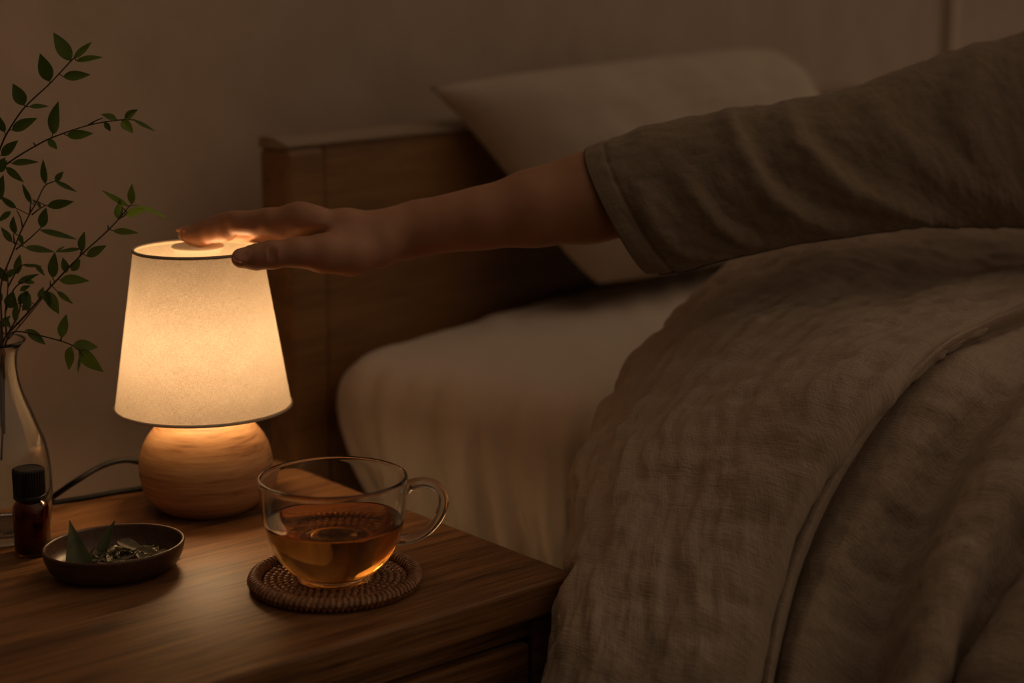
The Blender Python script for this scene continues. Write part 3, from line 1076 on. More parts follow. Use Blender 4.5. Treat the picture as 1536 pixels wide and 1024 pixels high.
Rt = np.stack([(Bv * 0.8 + Sv * 0.6) * 22, (Sv * 0.8 - Bv * 0.6) * 6, Bv * 0 + 1.7], -1)
d_side = np.maximum(d_side, -0.014)
d_top = fbm(Rt, 3) * 0.009 * top
G = G + nrm * (d_side + d_top)[..., None]
uv = grid_uv(G).reshape(-1, 2)
Ff = grid_faces(*G.shape[:2])
nsh = len(G) * len(ps)
o = build('bed_sheet', G.reshape(-1, 3), Ff, M['sheet'], origin=AB(0.6, 1.0, 0.335), uv=uv)
tag(o, 'pale fitted sheet wrinkled over the mattress beside the nightstand', 'sheet')

# ------------------------------------------------------------------ pillow
def solve_a(u, b, z):
    aa = np.linspace(-0.2, 1.6, 1801)
    P = np.array([AB(a, b, z) for a in aa])
    uu = 768 + F_PX * P[:, 0] / (P[:, 1] * CP - (P[:, 2] - CAM_Z) * SP)
    return AB(aa[np.argmin(abs(uu - u))], b, z)


TLc, TRc = solve_a(640, -0.012, 0.812), solve_a(1178, -0.012, 0.840)
BLc, BRc = solve_a(878, 0.135, 0.585), AB(0.96, 0.17, 0.585)
npx = 70
gs = np.linspace(-1, 1, npx)
VV = []
for side in (1, -1):
    for s_ in gs:
        for t_ in gs:
            u = (s_ + 1) / 2
            v = (t_ + 1) / 2
            kk = (0.42 * (1 - u) + 0.40 * u) * (1 - v) + (0.03 * (1 - u) + 0.42 * u) * v
            u, v = (s_ * math.sqrt(1 - kk * t_ * t_ / 2) + 1) / 2, (t_ * math.sqrt(1 - kk * s_ * s_ / 2) + 1) / 2
            pinch = 0.055
            uu = u + pinch * math.sin(math.pi * v) * (0.5 - u) * 1.2 * (abs(s_) ** 3)
            vv = v + pinch * 1.8 * math.sin(math.pi * u) * (0.5 - v) * 0.5 * (abs(t_) ** 3)
            p = (TLc * (1 - uu) + TRc * uu) * vv + (BLc * (1 - uu) + BRc * uu) * (1 - vv)
            th_ = 0.082 * max(0, (1 - s_ ** 4)) ** 0.55 * max(0, (1 - t_ ** 4)) ** 0.55
            VV.append((p, side, th_, u, v))
pn_ = np.cross(TRc - TLc, BLc - TLc)
pn_ /= np.linalg.norm(pn_)
if np.dot(pn_, E2) < 0:
    pn_ = -pn_
Pp = np.array([q[0] for q in VV])
sd_ = np.array([q[1] for q in VV])
th_ = np.array([q[2] for q in VV])
uvp = np.array([(q[3] * 0.75, q[4] * 0.35) for q in VV])
wr = fbm(np.stack([uvp[:, 0] * 9 + uvp[:, 1] * 6, uvp[:, 1] * 14 - uvp[:, 0] * 5, sd_ * 3.0], -1), 3)
off = th_ * np.where(sd_ > 0, 1.0, 0.22) * sd_ * (1 + 0.16 * wr) + 0.012 * wr * (th_ / 0.082)
Pp = Pp + pn_ * off[:, None]
Fp = grid_faces(npx, npx)
nP_ = npx * npx
Fp = Fp + [[i + nP_ for i in f][::-1] for f in Fp]
rim = [i * npx for i in range(npx)] + [(npx - 1) * npx + j for j in range(1, npx)] + [i * npx + npx - 1 for i in range(npx - 2, -1, -1)] + [j for j in range(npx - 2, 0, -1)]
for i in range(len(rim)):
    a_, b_ = rim[i], rim[(i + 1) % len(rim)]
    Fp.append([a_, b_, b_ + nP_, a_ + nP_])
Pp[:, 2] = np.maximum(Pp[:, 2], 0.567)
plo = (BLc + BRc) / 2
o = build('pillow', Pp, Fp, M['pillow'], origin=plo, uv=uvp)
tag(o, 'large oat coloured pillow propped against the wooden headboard', 'pillow')

# ------------------------------------------------------------------ duvet
duvet = empty('duvet', AB(0.4, 0.9, 0.57), 'rumpled taupe linen duvet folded back and hanging over the near bed side', 'duvet')
Lc = [AB(1.12, 0.43, 0.655), AB(0.9, 0.425, 0.66)] + [PD(*q) for q in [(1440, 334, 1.85), (1250, 352, 1.62), (1100, 395, 1.48), (1000, 480, 1.405), (930, 570, 1.355),
      (880, 660, 1.315), (850, 740, 1.265), (838, 795, 1.225), (850, 838, 1.195), (866, 872, 1.165), (846, 925, 1.138), (806, 1024, 1.115), (770, 1130, 1.11), (740, 1300, 1.11), (730, 1500, 1.12)]]
Mc = [AB(1.12, 0.53, 0.668), AB(0.85, 0.525, 0.668)] + [PD(*q) for q in [(1540, 385, 1.60), (1420, 415, 1.45), (1250, 465, 1.31), (1150, 540, 1.235), (1080, 640, 1.18), (1030, 740, 1.145),
      (1000, 830, 1.115), (985, 930, 1.085), (970, 1024, 1.065), (955, 1130, 1.055), (940, 1300, 1.05), (940, 1500, 1.06)]]
Rc = [AB(1.12, 0.655, 0.662), AB(0.7, 0.655, 0.662)] + [PD(*q) for q in [(1536, 450, 1.347), (1400, 514, 1.185), (1330, 572, 1.145), (1270, 640, 1.125), (1220, 720, 1.112), (1180, 800, 1.10),
      (1150, 900, 1.088), (1130, 1024, 1.07), (1118, 1130, 1.06), (1110, 1300, 1.05), (1110, 1500, 1.06)]]
NR = 16
Lr, Mr, Rr = (catmull(np.array(c), NR) for c in (Lc, Mc, Rc))
camv = np.array([0, 0, CAM_Z])


def away(P, d, side=None, s=0.0):
    """push points away from the room side (down into the bed / back) along the local surface normal estimate"""
    return P + d


def unit(v):
    return v / (np.linalg.norm(v, axis=-1)[..., None] + 1e-12)


# local frame on the flap: across vector L->R and a normal
across = unit(Rr - Lr)
along = unit(np.gradient(Mr, axis=0))
nf = unit(np.cross(along, across))
if nf[3, 2] < 0:
    nf = -nf
cols = [Lr + across * 0.16 - nf * 0.055, Lr + across * 0.07 - nf * 0.050, Lr + across * 0.012 - nf * 0.030, Lr,
        Lr * 0.72 + Mr * 0.28 + nf * 0.014, Lr * 0.36 + Mr * 0.64 + nf * 0.012, Mr, Mr * 0.5 + Rr * 0.5 + nf * 0.008, Mr * 0.12 + Rr * 0.88 + nf * 0.004, Rr,
        Rr + across * 0.002 - nf * 0.010, Rr - across * 0.012 - nf * 0.017, Rr - across * 0.06 - nf * 0.018]
G = loft(cols, 520, 480)


def smooth_grid(G, it):
    for _ in range(it):
        G2 = G.copy()
        G2[1:-1, 1:-1] = (G[1:-1, 1:-1] * 2 + G[:-2, 1:-1] + G[2:, 1:-1] + G[1:-1, :-2] + G[1:-1, 2:]) / 6
        G = G2
    return G


G = smooth_grid(G, 14)
uv = grid_uv(G)
nrm = grid_normals(G)
if np.mean(nrm[100:200, 150:250, 2]) < 0:
    nrm = -nrm
s_, t_ = uv[..., 0], uv[..., 1]
tw = 0.35 * s_
w1 = fbm(np.stack([s_ * 9 + t_ * 2, t_ * 13 + s_ * 4, s_ * 0 + 2.2], -1), 3)          # soft rolls
w2 = fbm(np.stack([s_ * 24 - t_ * 10, t_ * 88 + s_ * 20, s_ * 0 + 9.1], -1), 3)         # crossways creases
w3 = fbm(np.stack([s_ * 90, t_ * 120, s_ * 0 + 5.5], -1), 2)                          # crumple
left = np.clip(1 - (s_ - 0.10) / 0.30, 0, 1)
w4 = fbm(np.stack([(s_ + 0.22 * t_) * 105, (t_ - 0.4 * s_) * 20, s_ * 0 + 7.7], -1), 3)  # diagonal puckers near the fold
ridg = 1 - 2 * np.abs(w2) * 1.6
w5 = fbm(np.stack([(s_ + 0.5 * t_) * 42, (t_ - 0.5 * s_) * 16, s_ * 0 + 31.7], -1), 2)
w3 = fbm(np.stack([s_ * 130, t_ * 190, s_ * 0 + 5.5], -1), 2)
hemf = np.clip(np.abs(np.arange(G.shape[1]) - G.shape[1] * 9 / 12) / 55.0, 0.2, 1)[None]
disp = 0.009 * w1 + 0.0078 * w2 + 0.0036 * w3 + 0.0185 * w4 * (0.2 + 0.8 * left) + 0.009 * w5 + 0.0012 * (ridg - 0.6)
G = G + nrm * (disp * hemf)[..., None]
# keep the cloth clear of the bedside table it hangs against
for _ in range(3):
    dN = G - NSC
    pa, pb_ = dN @ TW - NW / 2 - 0.006, -(dN @ TD) - ND / 2 - 0.006
    hit = (pa < 0) & (pb_ < 0) & (G[..., 2] < TABLE_Z + 0.012) & (pa > -0.2)
    px_ = hit & (pa >= pb_)
    py_ = hit & (pa < pb_)
    G = G - np.where(px_, pa, 0)[..., None] * TW + np.where(py_, pb_, 0)[..., None] * TD
    G = smooth_grid(G, 1)
build('turned_down_flap', G.reshape(-1, 3), grid_faces(*G.shape[:2]), M['duvet'], duvet, uv=uv.reshape(-1, 2))

# main cover under the flap
Sc = [AB(1.12, 0.685, 0.650), AB(0.72, 0.685, 0.650)] + [PD(*q) for q in [(1545, 466, 1.345), (1420, 524, 1.20), (1352, 590, 1.165), (1296, 662, 1.148), (1242, 760, 1.128), (1202, 850, 1.115), (1174, 940, 1.10),
      (1158, 1024, 1.085), (1146, 1130, 1.075), (1140, 1300, 1.07), (1140, 1500, 1.08)]]
Ac = [AB(1.12, 0.74, 0.652), AB(0.75, 0.735, 0.652)] + [PD(*q) for q in [(1585, 500, 1.325), (1470, 570, 1.185), (1385, 662, 1.140), (1305, 765, 1.115), (1240, 880, 1.095), (1205, 980, 1.08), (1190, 1060, 1.07), (1180, 1150, 1.06),
      (1176, 1300, 1.06), (1176, 1500, 1.07)]]
Bc = [AB(1.12, 0.80, 0.640), AB(0.75, 0.80, 0.640)] + [PD(*q) for q in [(1630, 500, 1.325), (1530, 575, 1.195), (1455, 662, 1.155), (1392, 778, 1.128), (1342, 887, 1.105), (1306, 1009, 1.09), (1290, 1130, 1.08), (1285, 1300, 1.08), (1285, 1500, 1.08)]]
Cc = [AB(1.12, 0.87, 0.660), AB(0.75, 0.87, 0.660)] + [PD(*q) for q in [(1690, 500, 1.28), (1590, 560, 1.16), (1510, 640, 1.112), (1440, 750, 1.078), (1392, 870, 1.055), (1356, 1009, 1.04), (1338, 1130, 1.03), (1330, 1300, 1.03), (1330, 1500, 1.04)]]
Dc = [AB(1.12, 0.95, 0.660), AB(0.75, 0.95, 0.660)] + [PD(*q) for q in [(1760, 520, 1.25), (1660, 590, 1.13), (1570, 680, 1.085), (1490, 800, 1.060), (1440, 900, 1.045), (1405, 1009, 1.035), (1385, 1130, 1.03), (1375, 1300, 1.03), (1375, 1500, 1.04)]]
Ec = [AB(1.12, 1.02, 0.640), AB(0.75, 1.02, 0.640)] + [PD(*q) for q in [(1840, 560, 1.24), (1720, 660, 1.14), (1610, 760, 1.105), (1530, 850, 1.09), (1480, 920, 1.08), (1438, 1009, 1.07), (1420, 1130, 1.065), (1410, 1300, 1.06), (1410, 1500, 1.07)]]
Fc_ = [AB(1.12, 1.10, 0.655), AB(0.75, 1.10, 0.655)] + [PD(*q) for q in [(1950, 600, 1.19), (1820, 700, 1.085), (1700, 800, 1.045), (1610, 890, 1.03), (1550, 950, 1.025), (1505, 1030, 1.02), (1490, 1130, 1.01), (1480, 1300, 1.01), (1480, 1500, 1.02)]]
Gc = [AB(1.12, 1.9, 0.65), AB(0.75, 1.9, 0.65), AB(0.3, 1.9, 0.65), AB(0.05, 1.88, 0.64), AB(-0.1, 1.85, 0.58), AB(-0.13, 1.8, 0.45), AB(-0.14, 1.78, 0.3), AB(-0.14, 1.75, 0.2)]
NR = 18
S2, A2, B2, C2, D2, E2_, F2_, G2_ = (catmull(np.array(c), NR) for c in (Sc, Ac, Bc, Cc, Dc, Ec, Fc_, Gc))
R2 = catmull(np.array(Rc), NR)
ac2 = unit(A2 - R2)
al2 = unit(np.gradient(A2, axis=0))
n2_ = unit(np.cross(al2, ac2))
if n2_[3, 2] < 0:
    n2_ = -n2_
cols = [R2 - ac2 * 0.045 - n2_ * 0.060, R2 - ac2 * 0.02 - n2_ * 0.055, R2 * 0.9 + S2 * 0.1 - n2_ * 0.030, R2 * 0.68 + S2 * 0.32 - n2_ * 0.010, R2 * 0.35 + S2 * 0.65 + n2_ * 0.006, S2 + n2_ * 0.003, S2 + ac2 * 0.002 - n2_ * 0.014,
        S2 * 0.6 + A2 * 0.4 - n2_ * 0.004, A2, B2, C2, D2, E2_, F2_, F2_ * 0.7 + G2_ * 0.3, F2_ * 0.35 + G2_ * 0.65, G2_]
G = loft(cols, 360, 460)
G = smooth_grid(G, 3)
uv = grid_uv(G)
nrm = grid_normals(G)
if np.mean(nrm[80:200, 100:200, 2]) < 0:
    nrm = -nrm
s_, t_ = uv[..., 0], uv[..., 1]
w1 = fbm(np.stack([s_ * 8, t_ * 7, s_ * 0 + 12.2], -1), 3)
w2 = fbm(np.stack([s_ * 20 + t_ * 6, t_ * 75 + s_ * 8, s_ * 0 + 19.1], -1), 3)
w3 = fbm(np.stack([s_ * 90, t_ * 120, s_ * 0 + 25.5], -1), 2)
w3 = fbm(np.stack([s_ * 130, t_ * 190, s_ * 0 + 25.5], -1), 2)
stf = np.clip((np.arange(G.shape[1]) - G.shape[1] * 5.5 / 16) / 70.0, 0.15, 1)[None]
disp = (0.016 * w1 + 0.0065 * w2 + 0.0030 * w3) * stf
G = G + nrm * disp[..., None]
build('cover', G.reshape(-1, 3), grid_faces(*G.shape[:2]), M['duvet'], duvet, uv=uv.reshape(-1, 2))


# ------------------------------------------------------------------ implicit surfaces for the figure
class Field:
    def __init__(s, xs, ys, zs):
        s.xs, s.ys, s.zs = (np.asarray(q, np.float32) for q in (xs, ys, zs))

    def box(s, lo, hi):
        sl = []
        for ax, l, h in zip((s.xs, s.ys, s.zs), lo, hi):
            sl.append(slice(max(0, np.searchsorted(ax, l) - 1), min(len(ax), np.searchsorted(ax, h) + 1)))
        return tuple(sl)

    def new(s):
        return np.full((len(s.xs), len(s.ys), len(s.zs)), 0.05, np.float32)

    def chain(s, D, pts, k=0.004, pad=0.014):
        """pts: (pos, r, ratio_y) tapered segments, smooth-unioned into D"""
        for (p0, r0, q0), (p1, r1, q1) in zip(pts[:-1], pts[1:]):
            m_ = max(r0 * max(q0, 1), r1 * max(q1, 1)) + pad
            lo = np.minimum(p0, p1) - m_
            hi = np.maximum(p0, p1) + m_
            sl = s.box(lo, hi)
            X = s.xs[sl[0]][:, None, None]
            Y = s.ys[sl[1]][None, :, None]
            Z = s.zs[sl[2]][None, None, :]
            d = (p1 - p0).astype(np.float32)
            L2 = float(np.dot(d, d)) + 1e-12
            t = np.clip(((X - p0[0]) * d[0] + (Y - p0[1]) * d[1] + (Z - p0[2]) * d[2]) / L2, 0, 1)
            r = r0 + (r1 - r0) * t
            q = q0 + (q1 - q0) * t
            e = np.sqrt((X - p0[0] - d[0] * t) ** 2 + ((Y - p0[1] - d[1] * t) / q) ** 2 + (Z - p0[2] - d[2] * t) ** 2) - r
            D[sl] = smin(D[sl], e, k)
        return D

    def ellipsoid(s, D, c, ax, rad, k=0.003, sub=False, pad=0.012):
        """ax: 3 unit axes, rad: 3 radii"""
        c = np.asarray(c, float)
        m_ = max(rad) + pad
        sl = s.box(c - m_, c + m_)
        X = s.xs[sl[0]][:, None, None] - c[0]
        Y = s.ys[sl[1]][None, :, None] - c[1]
        Z = s.zs[sl[2]][None, None, :] - c[2]
        q = 0
        for a, r in zip(ax, rad):
            q = q + ((X * a[0] + Y * a[1] + Z * a[2]) / r) ** 2
        e = ((np.sqrt(q) - 1) * min(rad)).astype(np.float32)
        D[sl] = -smin(-D[sl], e, k) if sub else smin(D[sl], e, k)
        return D

    def mesh(s, D):
        """surface nets"""
        S = D < 0
        A = S[:-1, :-1, :-1]
        cnt = np.zeros(A.shape, np.uint8)
        for dx in (0, 1):
            for dy in (0, 1):
                for dz in (0, 1):
                    cnt += S[dx:S.shape[0] - 1 + dx, dy:S.shape[1] - 1 + dy, dz:S.shape[2] - 1 + dz]
        act = np.argwhere((cnt > 0) & (cnt < 8))
        idx = np.full(A.shape, -1, np.int32)
        idx[act[:, 0], act[:, 1], act[:, 2]] = np.arange(len(act))
        acc = np.zeros((len(act), 3))
        n = np.zeros(len(act))
        co = [s.xs, s.ys, s.zs]
        corners = [(a, b, c) for a in (0, 1) for b in (0, 1) for c in (0, 1)]
        for ca in corners:
            for axn in range(3):
                if ca[axn]:
                    continue
                cb = list(ca)
                cb[axn] = 1
                ia, ib = act + np.array(ca), act + np.array(cb)
                va = D[ia[:, 0], ia[:, 1], ia[:, 2]]
                vb = D[ib[:, 0], ib[:, 1], ib[:, 2]]
                mk = (va < 0) != (vb < 0)
                t = va[mk] / (va[mk] - vb[mk])
                pa = np.stack([co[q][ia[mk, q]] for q in range(3)], 1)
                pb_ = np.stack([co[q][ib[mk, q]] for q in range(3)], 1)
                acc[mk] += pa + (pb_ - pa) * t[:, None]
                n[mk] += 1
        V = acc / n[:, None]
        F = []
        for axn in range(3):
            sl0 = [slice(1, -1)] * 3
            a_ = [slice(None)] * 3
            b_ = [slice(None)] * 3
            a_[axn] = slice(0, -1)
            b_[axn] = slice(1, None)
            ch = S[tuple(a_)] != S[tuple(b_)]
            e = np.argwhere(ch)
            o1, o2 = [q for q in range(3) if q != axn]
            ok = (e[:, o1] > 0) & (e[:, o2] > 0) & (e[:, o1] < S.shape[o1] - 1) & (e[:, o2] < S.shape[o2] - 1)
            e = e[ok]
            ins = S[e[:, 0], e[:, 1], e[:, 2]]
            quad = []
            for d1, d2 in ((-1, -1), (0, -1), (0, 0), (-1, 0)):
                c = e.copy()
                c[:, o1] += d1
                c[:, o2] += d2
                quad.append(idx[c[:, 0], c[:, 1], c[:, 2]])
            quad = np.stack(quad, 1)
            flip = ins if axn != 1 else ~ins
            quad[~flip] = quad[~flip][:, ::-1]
            F.append(quad)
        F = np.vstack(F)
        F = F[(F >= 0).all(1)]
        return V, F


def smin(a, b, k):
    h = np.maximum(k - np.abs(a - b), 0) / k
    return np.minimum(a, b) - h * h * k * 0.25


def laplace(V, F, it=2, lam=0.5):
    V = V.copy()
    e = np.vstack([F[:, [0, 1]], F[:, [1, 2]], F[:, [2, 3]], F[:, [3, 0]]])
    e = np.vstack([e, e[:, ::-1]])
    cnt = np.bincount(e[:, 0], minlength=len(V)).astype(float)[:, None]
    for _ in range(it):
        S = np.stack([np.bincount(e[:, 0], weights=V[e[:, 1], q], minlength=len(V)) for q in range(3)], 1) / np.maximum(cnt, 1)
        V += lam * (S - V)
    return V


def axis_steps(segs):
    out = []
    for a, b, st in segs:
        out.append(np.arange(a, b, st))
    return np.concatenate(out)


def J(u, v, y, r, q=1.0):
    return (PY(u, v, y), r, q)


index = [J(470, 337, 1.2475, 0.0118), J(450, 330.5, 1.2470, 0.0114), J(405, 332, 1.2475, 0.0101), J(357, 335, 1.2500, 0.0088), J(337, 342, 1.2530, 0.0085),
         J(318, 348.5, 1.2560, 0.0081), J(300, 353.5, 1.2590, 0.0070), J(284.5, 355.5, 1.2610, 0.0056)]
middle = [J(470, 336, 1.2680, 0.0118), J(448, 330, 1.2685, 0.0112), J(400, 331, 1.2700, 0.0096), J(350, 334, 1.2720, 0.0084), J(328, 338, 1.2735, 0.0080), J(308, 344.5, 1.2745, 0.0075),
          J(278, 352, 1.2760, 0.0056)]
ring = [J(475, 340, 1.2880, 0.0112), J(455, 335, 1.2885, 0.0105), J(408, 334, 1.2905, 0.0094), J(362, 336, 1.2925, 0.0082), J(322, 345, 1.2925, 0.0072), J(298, 347, 1.2910, 0.0055)]
pinky = [J(485, 342, 1.3050, 0.0105), J(466, 338, 1.3060, 0.0097), J(428, 344, 1.3085, 0.0082), J(392, 348, 1.3100, 0.0073), J(366, 351, 1.3095, 0.0066), J(346, 352, 1.3080, 0.0050)]
thumb = [J(566, 374, 1.246, 0.0148), J(526, 383, 1.2310, 0.0132), J(484, 380, 1.2190, 0.0120), J(447, 378, 1.2095, 0.0101), J(408, 382, 1.2035, 0.0104), J(384, 385.5, 1.2010, 0.0094),
         J(362, 387, 1.1990, 0.0075)]
arm = [J(588, 351, 1.272, 0.0185, 1.45), J(606, 350.5, 1.272, 0.0192, 1.38), J(640, 341, 1.273, 0.0200, 1.32), J(680, 333.5, 1.275, 0.0213, 1.25), J(720, 327.5, 1.277, 0.0236, 1.20), J(800, 312.5, 1.285, 0.0298, 1.12),
       J(880, 297, 1.295, 0.0355, 1.08), J(1000, 273, 1.315, 0.0385, 1.0), J(1060, 262, 1.33, 0.0375, 1.0), J(1200, 243, 1.365, 0.0415, 1.0), J(1400, 212, 1.415, 0.046, 1.05), J(1540, 195, 1.45, 0.054, 1.1)]
SHO = arm[-1][0]
NECK = np.array([0.615, 1.50, 0.945])
CHEST = np.array([0.645, 1.545, 0.86])
LSHO = np.array([0.70, 1.60, 0.94])
WAIST = np.array([0.71, 1.59, 0.76])
HIP = np.array([0.76, 1.62, 0.705])
HEAD = np.array([0.635, 1.475, 1.075])

fx = axis_steps([(-0.268, -0.035, 0.0010), (-0.035, 0.10, 0.0018), (0.10, 0.40, 0.0040), (0.40, 0.95, 0.006)])
fy = axis_steps([(1.180, 1.345, 0.0011), (1.345, 1.80, 0.006)])
fz = axis_steps([(0.50, 0.670, 0.006), (0.670, 0.800, 0.0011), (0.800, 1.24, 0.006)])
fd = Field(fx, fy, fz)
palm = fd.new()
for mc, q in ((index, 0), (middle, 1), (ring, 2), (pinky, 3)):
    top_ = mc[0][0]
    car = [J(583, 348, 1.258, 0.0152), J(584, 346, 1.268, 0.0155), J(586, 347, 1.280, 0.0150), J(590, 352, 1.291, 0.0140)][q]
    midp = [J(520, 342, 1.252, 0.0128), J(520, 340, 1.268, 0.0128), J(524, 343, 1.284, 0.0122), J(530, 349, 1.298, 0.0114)][q]
    fd.chain(palm, [car, midp, mc[0], mc[1]], 0.008)
fd.chain(palm, arm, 0.008, 0.03)
fd.chain(palm, thumb[:4], 0.012)
# web between thumb and index
fd.chain(palm, [J(560, 362, 1.250, 0.0120), J(505, 356, 1.238, 0.0085)], 0.012)
# wrist bone
fd.ellipsoid(palm, PY(632, 312, 1.290), (X3, Y3, Z3), (0.014, 0.010, 0.0055), 0.010)
D = palm.copy()
for fg in (index, middle, ring, pinky, thumb[3:]):
    Df = fd.new()
    fd.chain(Df, fg, 0.003)
    D = np.minimum(D, smin(Df, palm, 0.007))
del palm, Df
# knuckles and soft pads
for fg in (index, middle):
    fd.ellipsoid(D, fg[1][0] + Z3 * 0.0080, (X3, Y3, Z3), (0.009, 0.006, 0.0042), 0.006)
    fd.ellipsoid(D, fg[3][0] + Z3 * 0.0042, (X3, Y3, Z3), (0.009, 0.0055, 0.0040), 0.004)
for (u, v, y, ru) in ((428, 345, 1.2472, 0.009), (380, 341, 1.2485, 0.009), (338, 350, 1.2530, 0.0075), (300, 357, 1.2590, 0.009)):
    fd.ellipsoid(D, PY(u, v, y), (X3, Y3, Z3), (ru, 0.0070, 0.0062), 0.004)
# flexion creases under the index finger
for (u, v, y) in ((357, 352.5, 1.250), (402, 354.5, 1.2475), (437, 358, 1.247), (319, 366, 1.256)):
    fd.ellipsoid(D, PY(u, v, y), (X3, Y3, Z3), (0.0010, 0.008, 0.0011), 0.002, sub=True)
# crease where the thumb web meets the palm
for k_ in range(7):
    f_ = k_ / 6
    fd.ellipsoid(D, PY(430 + 48 * f_, 362 - 16 * f_, 1.2365 - 0.004 * f_), (X3, Y3, Z3), (0.0045, 0.0030, 0.0018), 0.004, sub=True)
# thumb joint wrinkles
for u in (404, 408.5, 413):
    fd.ellipsoid(D, PY(u, 379, 1.1940), (X3, Y3, Z3), (0.0006, 0.0012, 0.005), 0.0020, sub=True)
# nails
nails = []


def add_nail(c, axl, nrm, l, w):
    axl = axl / np.linalg.norm(axl)
    nrm = nrm - axl * np.dot(nrm, axl)
    nrm = nrm / np.linalg.norm(nrm)
    sd = np.cross(nrm, axl)
    fd.ellipsoid(D, c, (axl, sd, nrm), (l, w, 0.0016), 0.0006)
    nails.append((np.asarray(c), axl, sd, nrm, l, w))


tax = thumb[-1][0] - thumb[-3][0]
tn = np.array([0.05, -0.80, 0.60])
add_nail(PY(364, 382.5, 1.1938), tax, tn, 0.0078, 0.0060)
iax = index[-1][0] - index[-2][0]
add_nail(index[-1][0] + np.array([-0.0005, 0.0010, 0.0052]) - iax * 0.15, iax, np.array([-0.2, 0.15, 1.0]), 0.0068, 0.0046)
max_ = middle[-1][0] - middle[-2][0]
add_nail(middle[-1][0] + np.array([-0.0012, 0, 0.0050]), max_, np.array([-0.2, 0.1, 1.0]), 0.0070, 0.0046)
# torso, neck, head
tor = fd.new()
fd.chain(tor, [(SHO, 0.052, 1.1), (NECK - Z3 * 0.03, 0.055, 1.0), (LSHO, 0.052, 1.0)], 0.05, 0.06)
fd.chain(tor, [(CHEST, 0.105, 1.0), (WAIST, 0.105, 1.0), (HIP, 0.12, 1.0)], 0.06, 0.06)
fd.chain(tor, [(NECK - Z3 * 0.05, 0.055, 1), (NECK + Z3 * 0.06, 0.048, 1)], 0.03, 0.05)
hd_f = np.array([-0.80, -0.58, -0.15])
hd_f /= np.linalg.norm(hd_f)
hd_s = np.cross(Z3, hd_f)
hd_s /= np.linalg.norm(hd_s)
hd_u = np.cross(hd_f, hd_s)
fd.ellipsoid(tor, HEAD + hd_u * 0.02, (hd_f, hd_s, hd_u), (0.092, 0.074, 0.088), 0.02, pad=0.04)
fd.ellipsoid(tor, HEAD + hd_f * 0.028 - hd_u * 0.045, (hd_f, hd_s, hd_u), (0.060, 0.055, 0.062), 0.03, pad=0.04)
fd.ellipsoid(tor, HEAD + hd_f * 0.094 - hd_u * 0.022, (hd_f, hd_s, hd_u), (0.018, 0.012, 0.022), 0.012, pad=0.03)
fd.ellipsoid(tor, HEAD + hd_f * 0.083 - hd_u * 0.062, (hd_f, hd_s, hd_u), (0.012, 0.024, 0.008), 0.008, pad=0.03)
for s in (-1, 1):
    fd.ellipsoid(tor, HEAD + hd_s * s * 0.076 - hd_u * 0.01, (hd_f, hd_s, hd_u), (0.018, 0.008, 0.030), 0.006, pad=0.03)
    fd.ellipsoid(tor, HEAD + hd_f * 0.090 + hd_s * s * 0.032 + hd_u * 0.010, (hd_f, hd_s, hd_u), (0.014, 0.018, 0.010), 0.008, sub=True, pad=0.03)
    fd.ellipsoid(tor, HEAD + hd_f * 0.074 + hd_s * s * 0.032 + hd_u * 0.008, (hd_f, hd_s, hd_u), (0.012, 0.015, 0.009), 0.003, pad=0.03)
D = smin(D, tor, 0.02)
del tor
Vb, Fb = fd.mesh(D)
Vb = laplace(Vb, Fb, 3, 0.5)
Vsm = laplace(Vb, Fb, 60, 0.5)
wx = np.clip((Vb[:, 0] + 0.125) / 0.05, 0, 1)[:, None] * (Vb[:, 0] < 0.42)[:, None]
Vb = Vb * (1 - wx) + Vsm * wx
fm = np.zeros(len(Fb), np.int32)
cent = Vb[Fb].mean(1)
for c, axl, sd, nr_, l, w in nails:
    dd = cent - c
    a_, b_, n_ = dd @ axl, dd @ sd, dd @ nr_
    hit = ((a_ / (l * 0.97)) ** 2 + (b_ / (w * 0.95)) ** 2 < 1) & (n_ > -0.0006) & (n_ < 0.004)
    fm[hit] = 1
PB = np.array([HIP[0], HIP[1], 0.57])
person = empty('person', PB, 'person in loose brown linen shirt reaching one arm out to touch the lamp', 'person')
build('body', Vb, Fb, None, person, mats=[M['skin'], M['nail']], fmat=fm)

# hair, worn short to the neck
hx_ = np.arange(0.45, 0.86, 0.006)
hf = Field(hx_, np.arange(1.28, 1.72, 0.006), np.arange(0.85, 1.25, 0.006))
Hd = hf.new()
hf.ellipsoid(Hd, HEAD + hd_u * 0.028 - hd_f * 0.014, (hd_f, hd_s, hd_u), (0.098, 0.087, 0.094), 0.02, pad=0.04)
hf.ellipsoid(Hd, HEAD - hd_f * 0.045 - hd_u * 0.060, (hd_f, hd_s, hd_u), (0.060, 0.078, 0.080), 0.03, pad=0.04)
hf.ellipsoid(Hd, HEAD + hd_f * 0.105 - hd_u * 0.035, (hd_f, hd_s, hd_u), (0.085, 0.066, 0.085), 0.015, sub=True, pad=0.04)
Vh, Fh = hf.mesh(Hd)
Vh = laplace(Vh, Fh, 2)
build('hair', Vh, Fh, M['hair'], person)

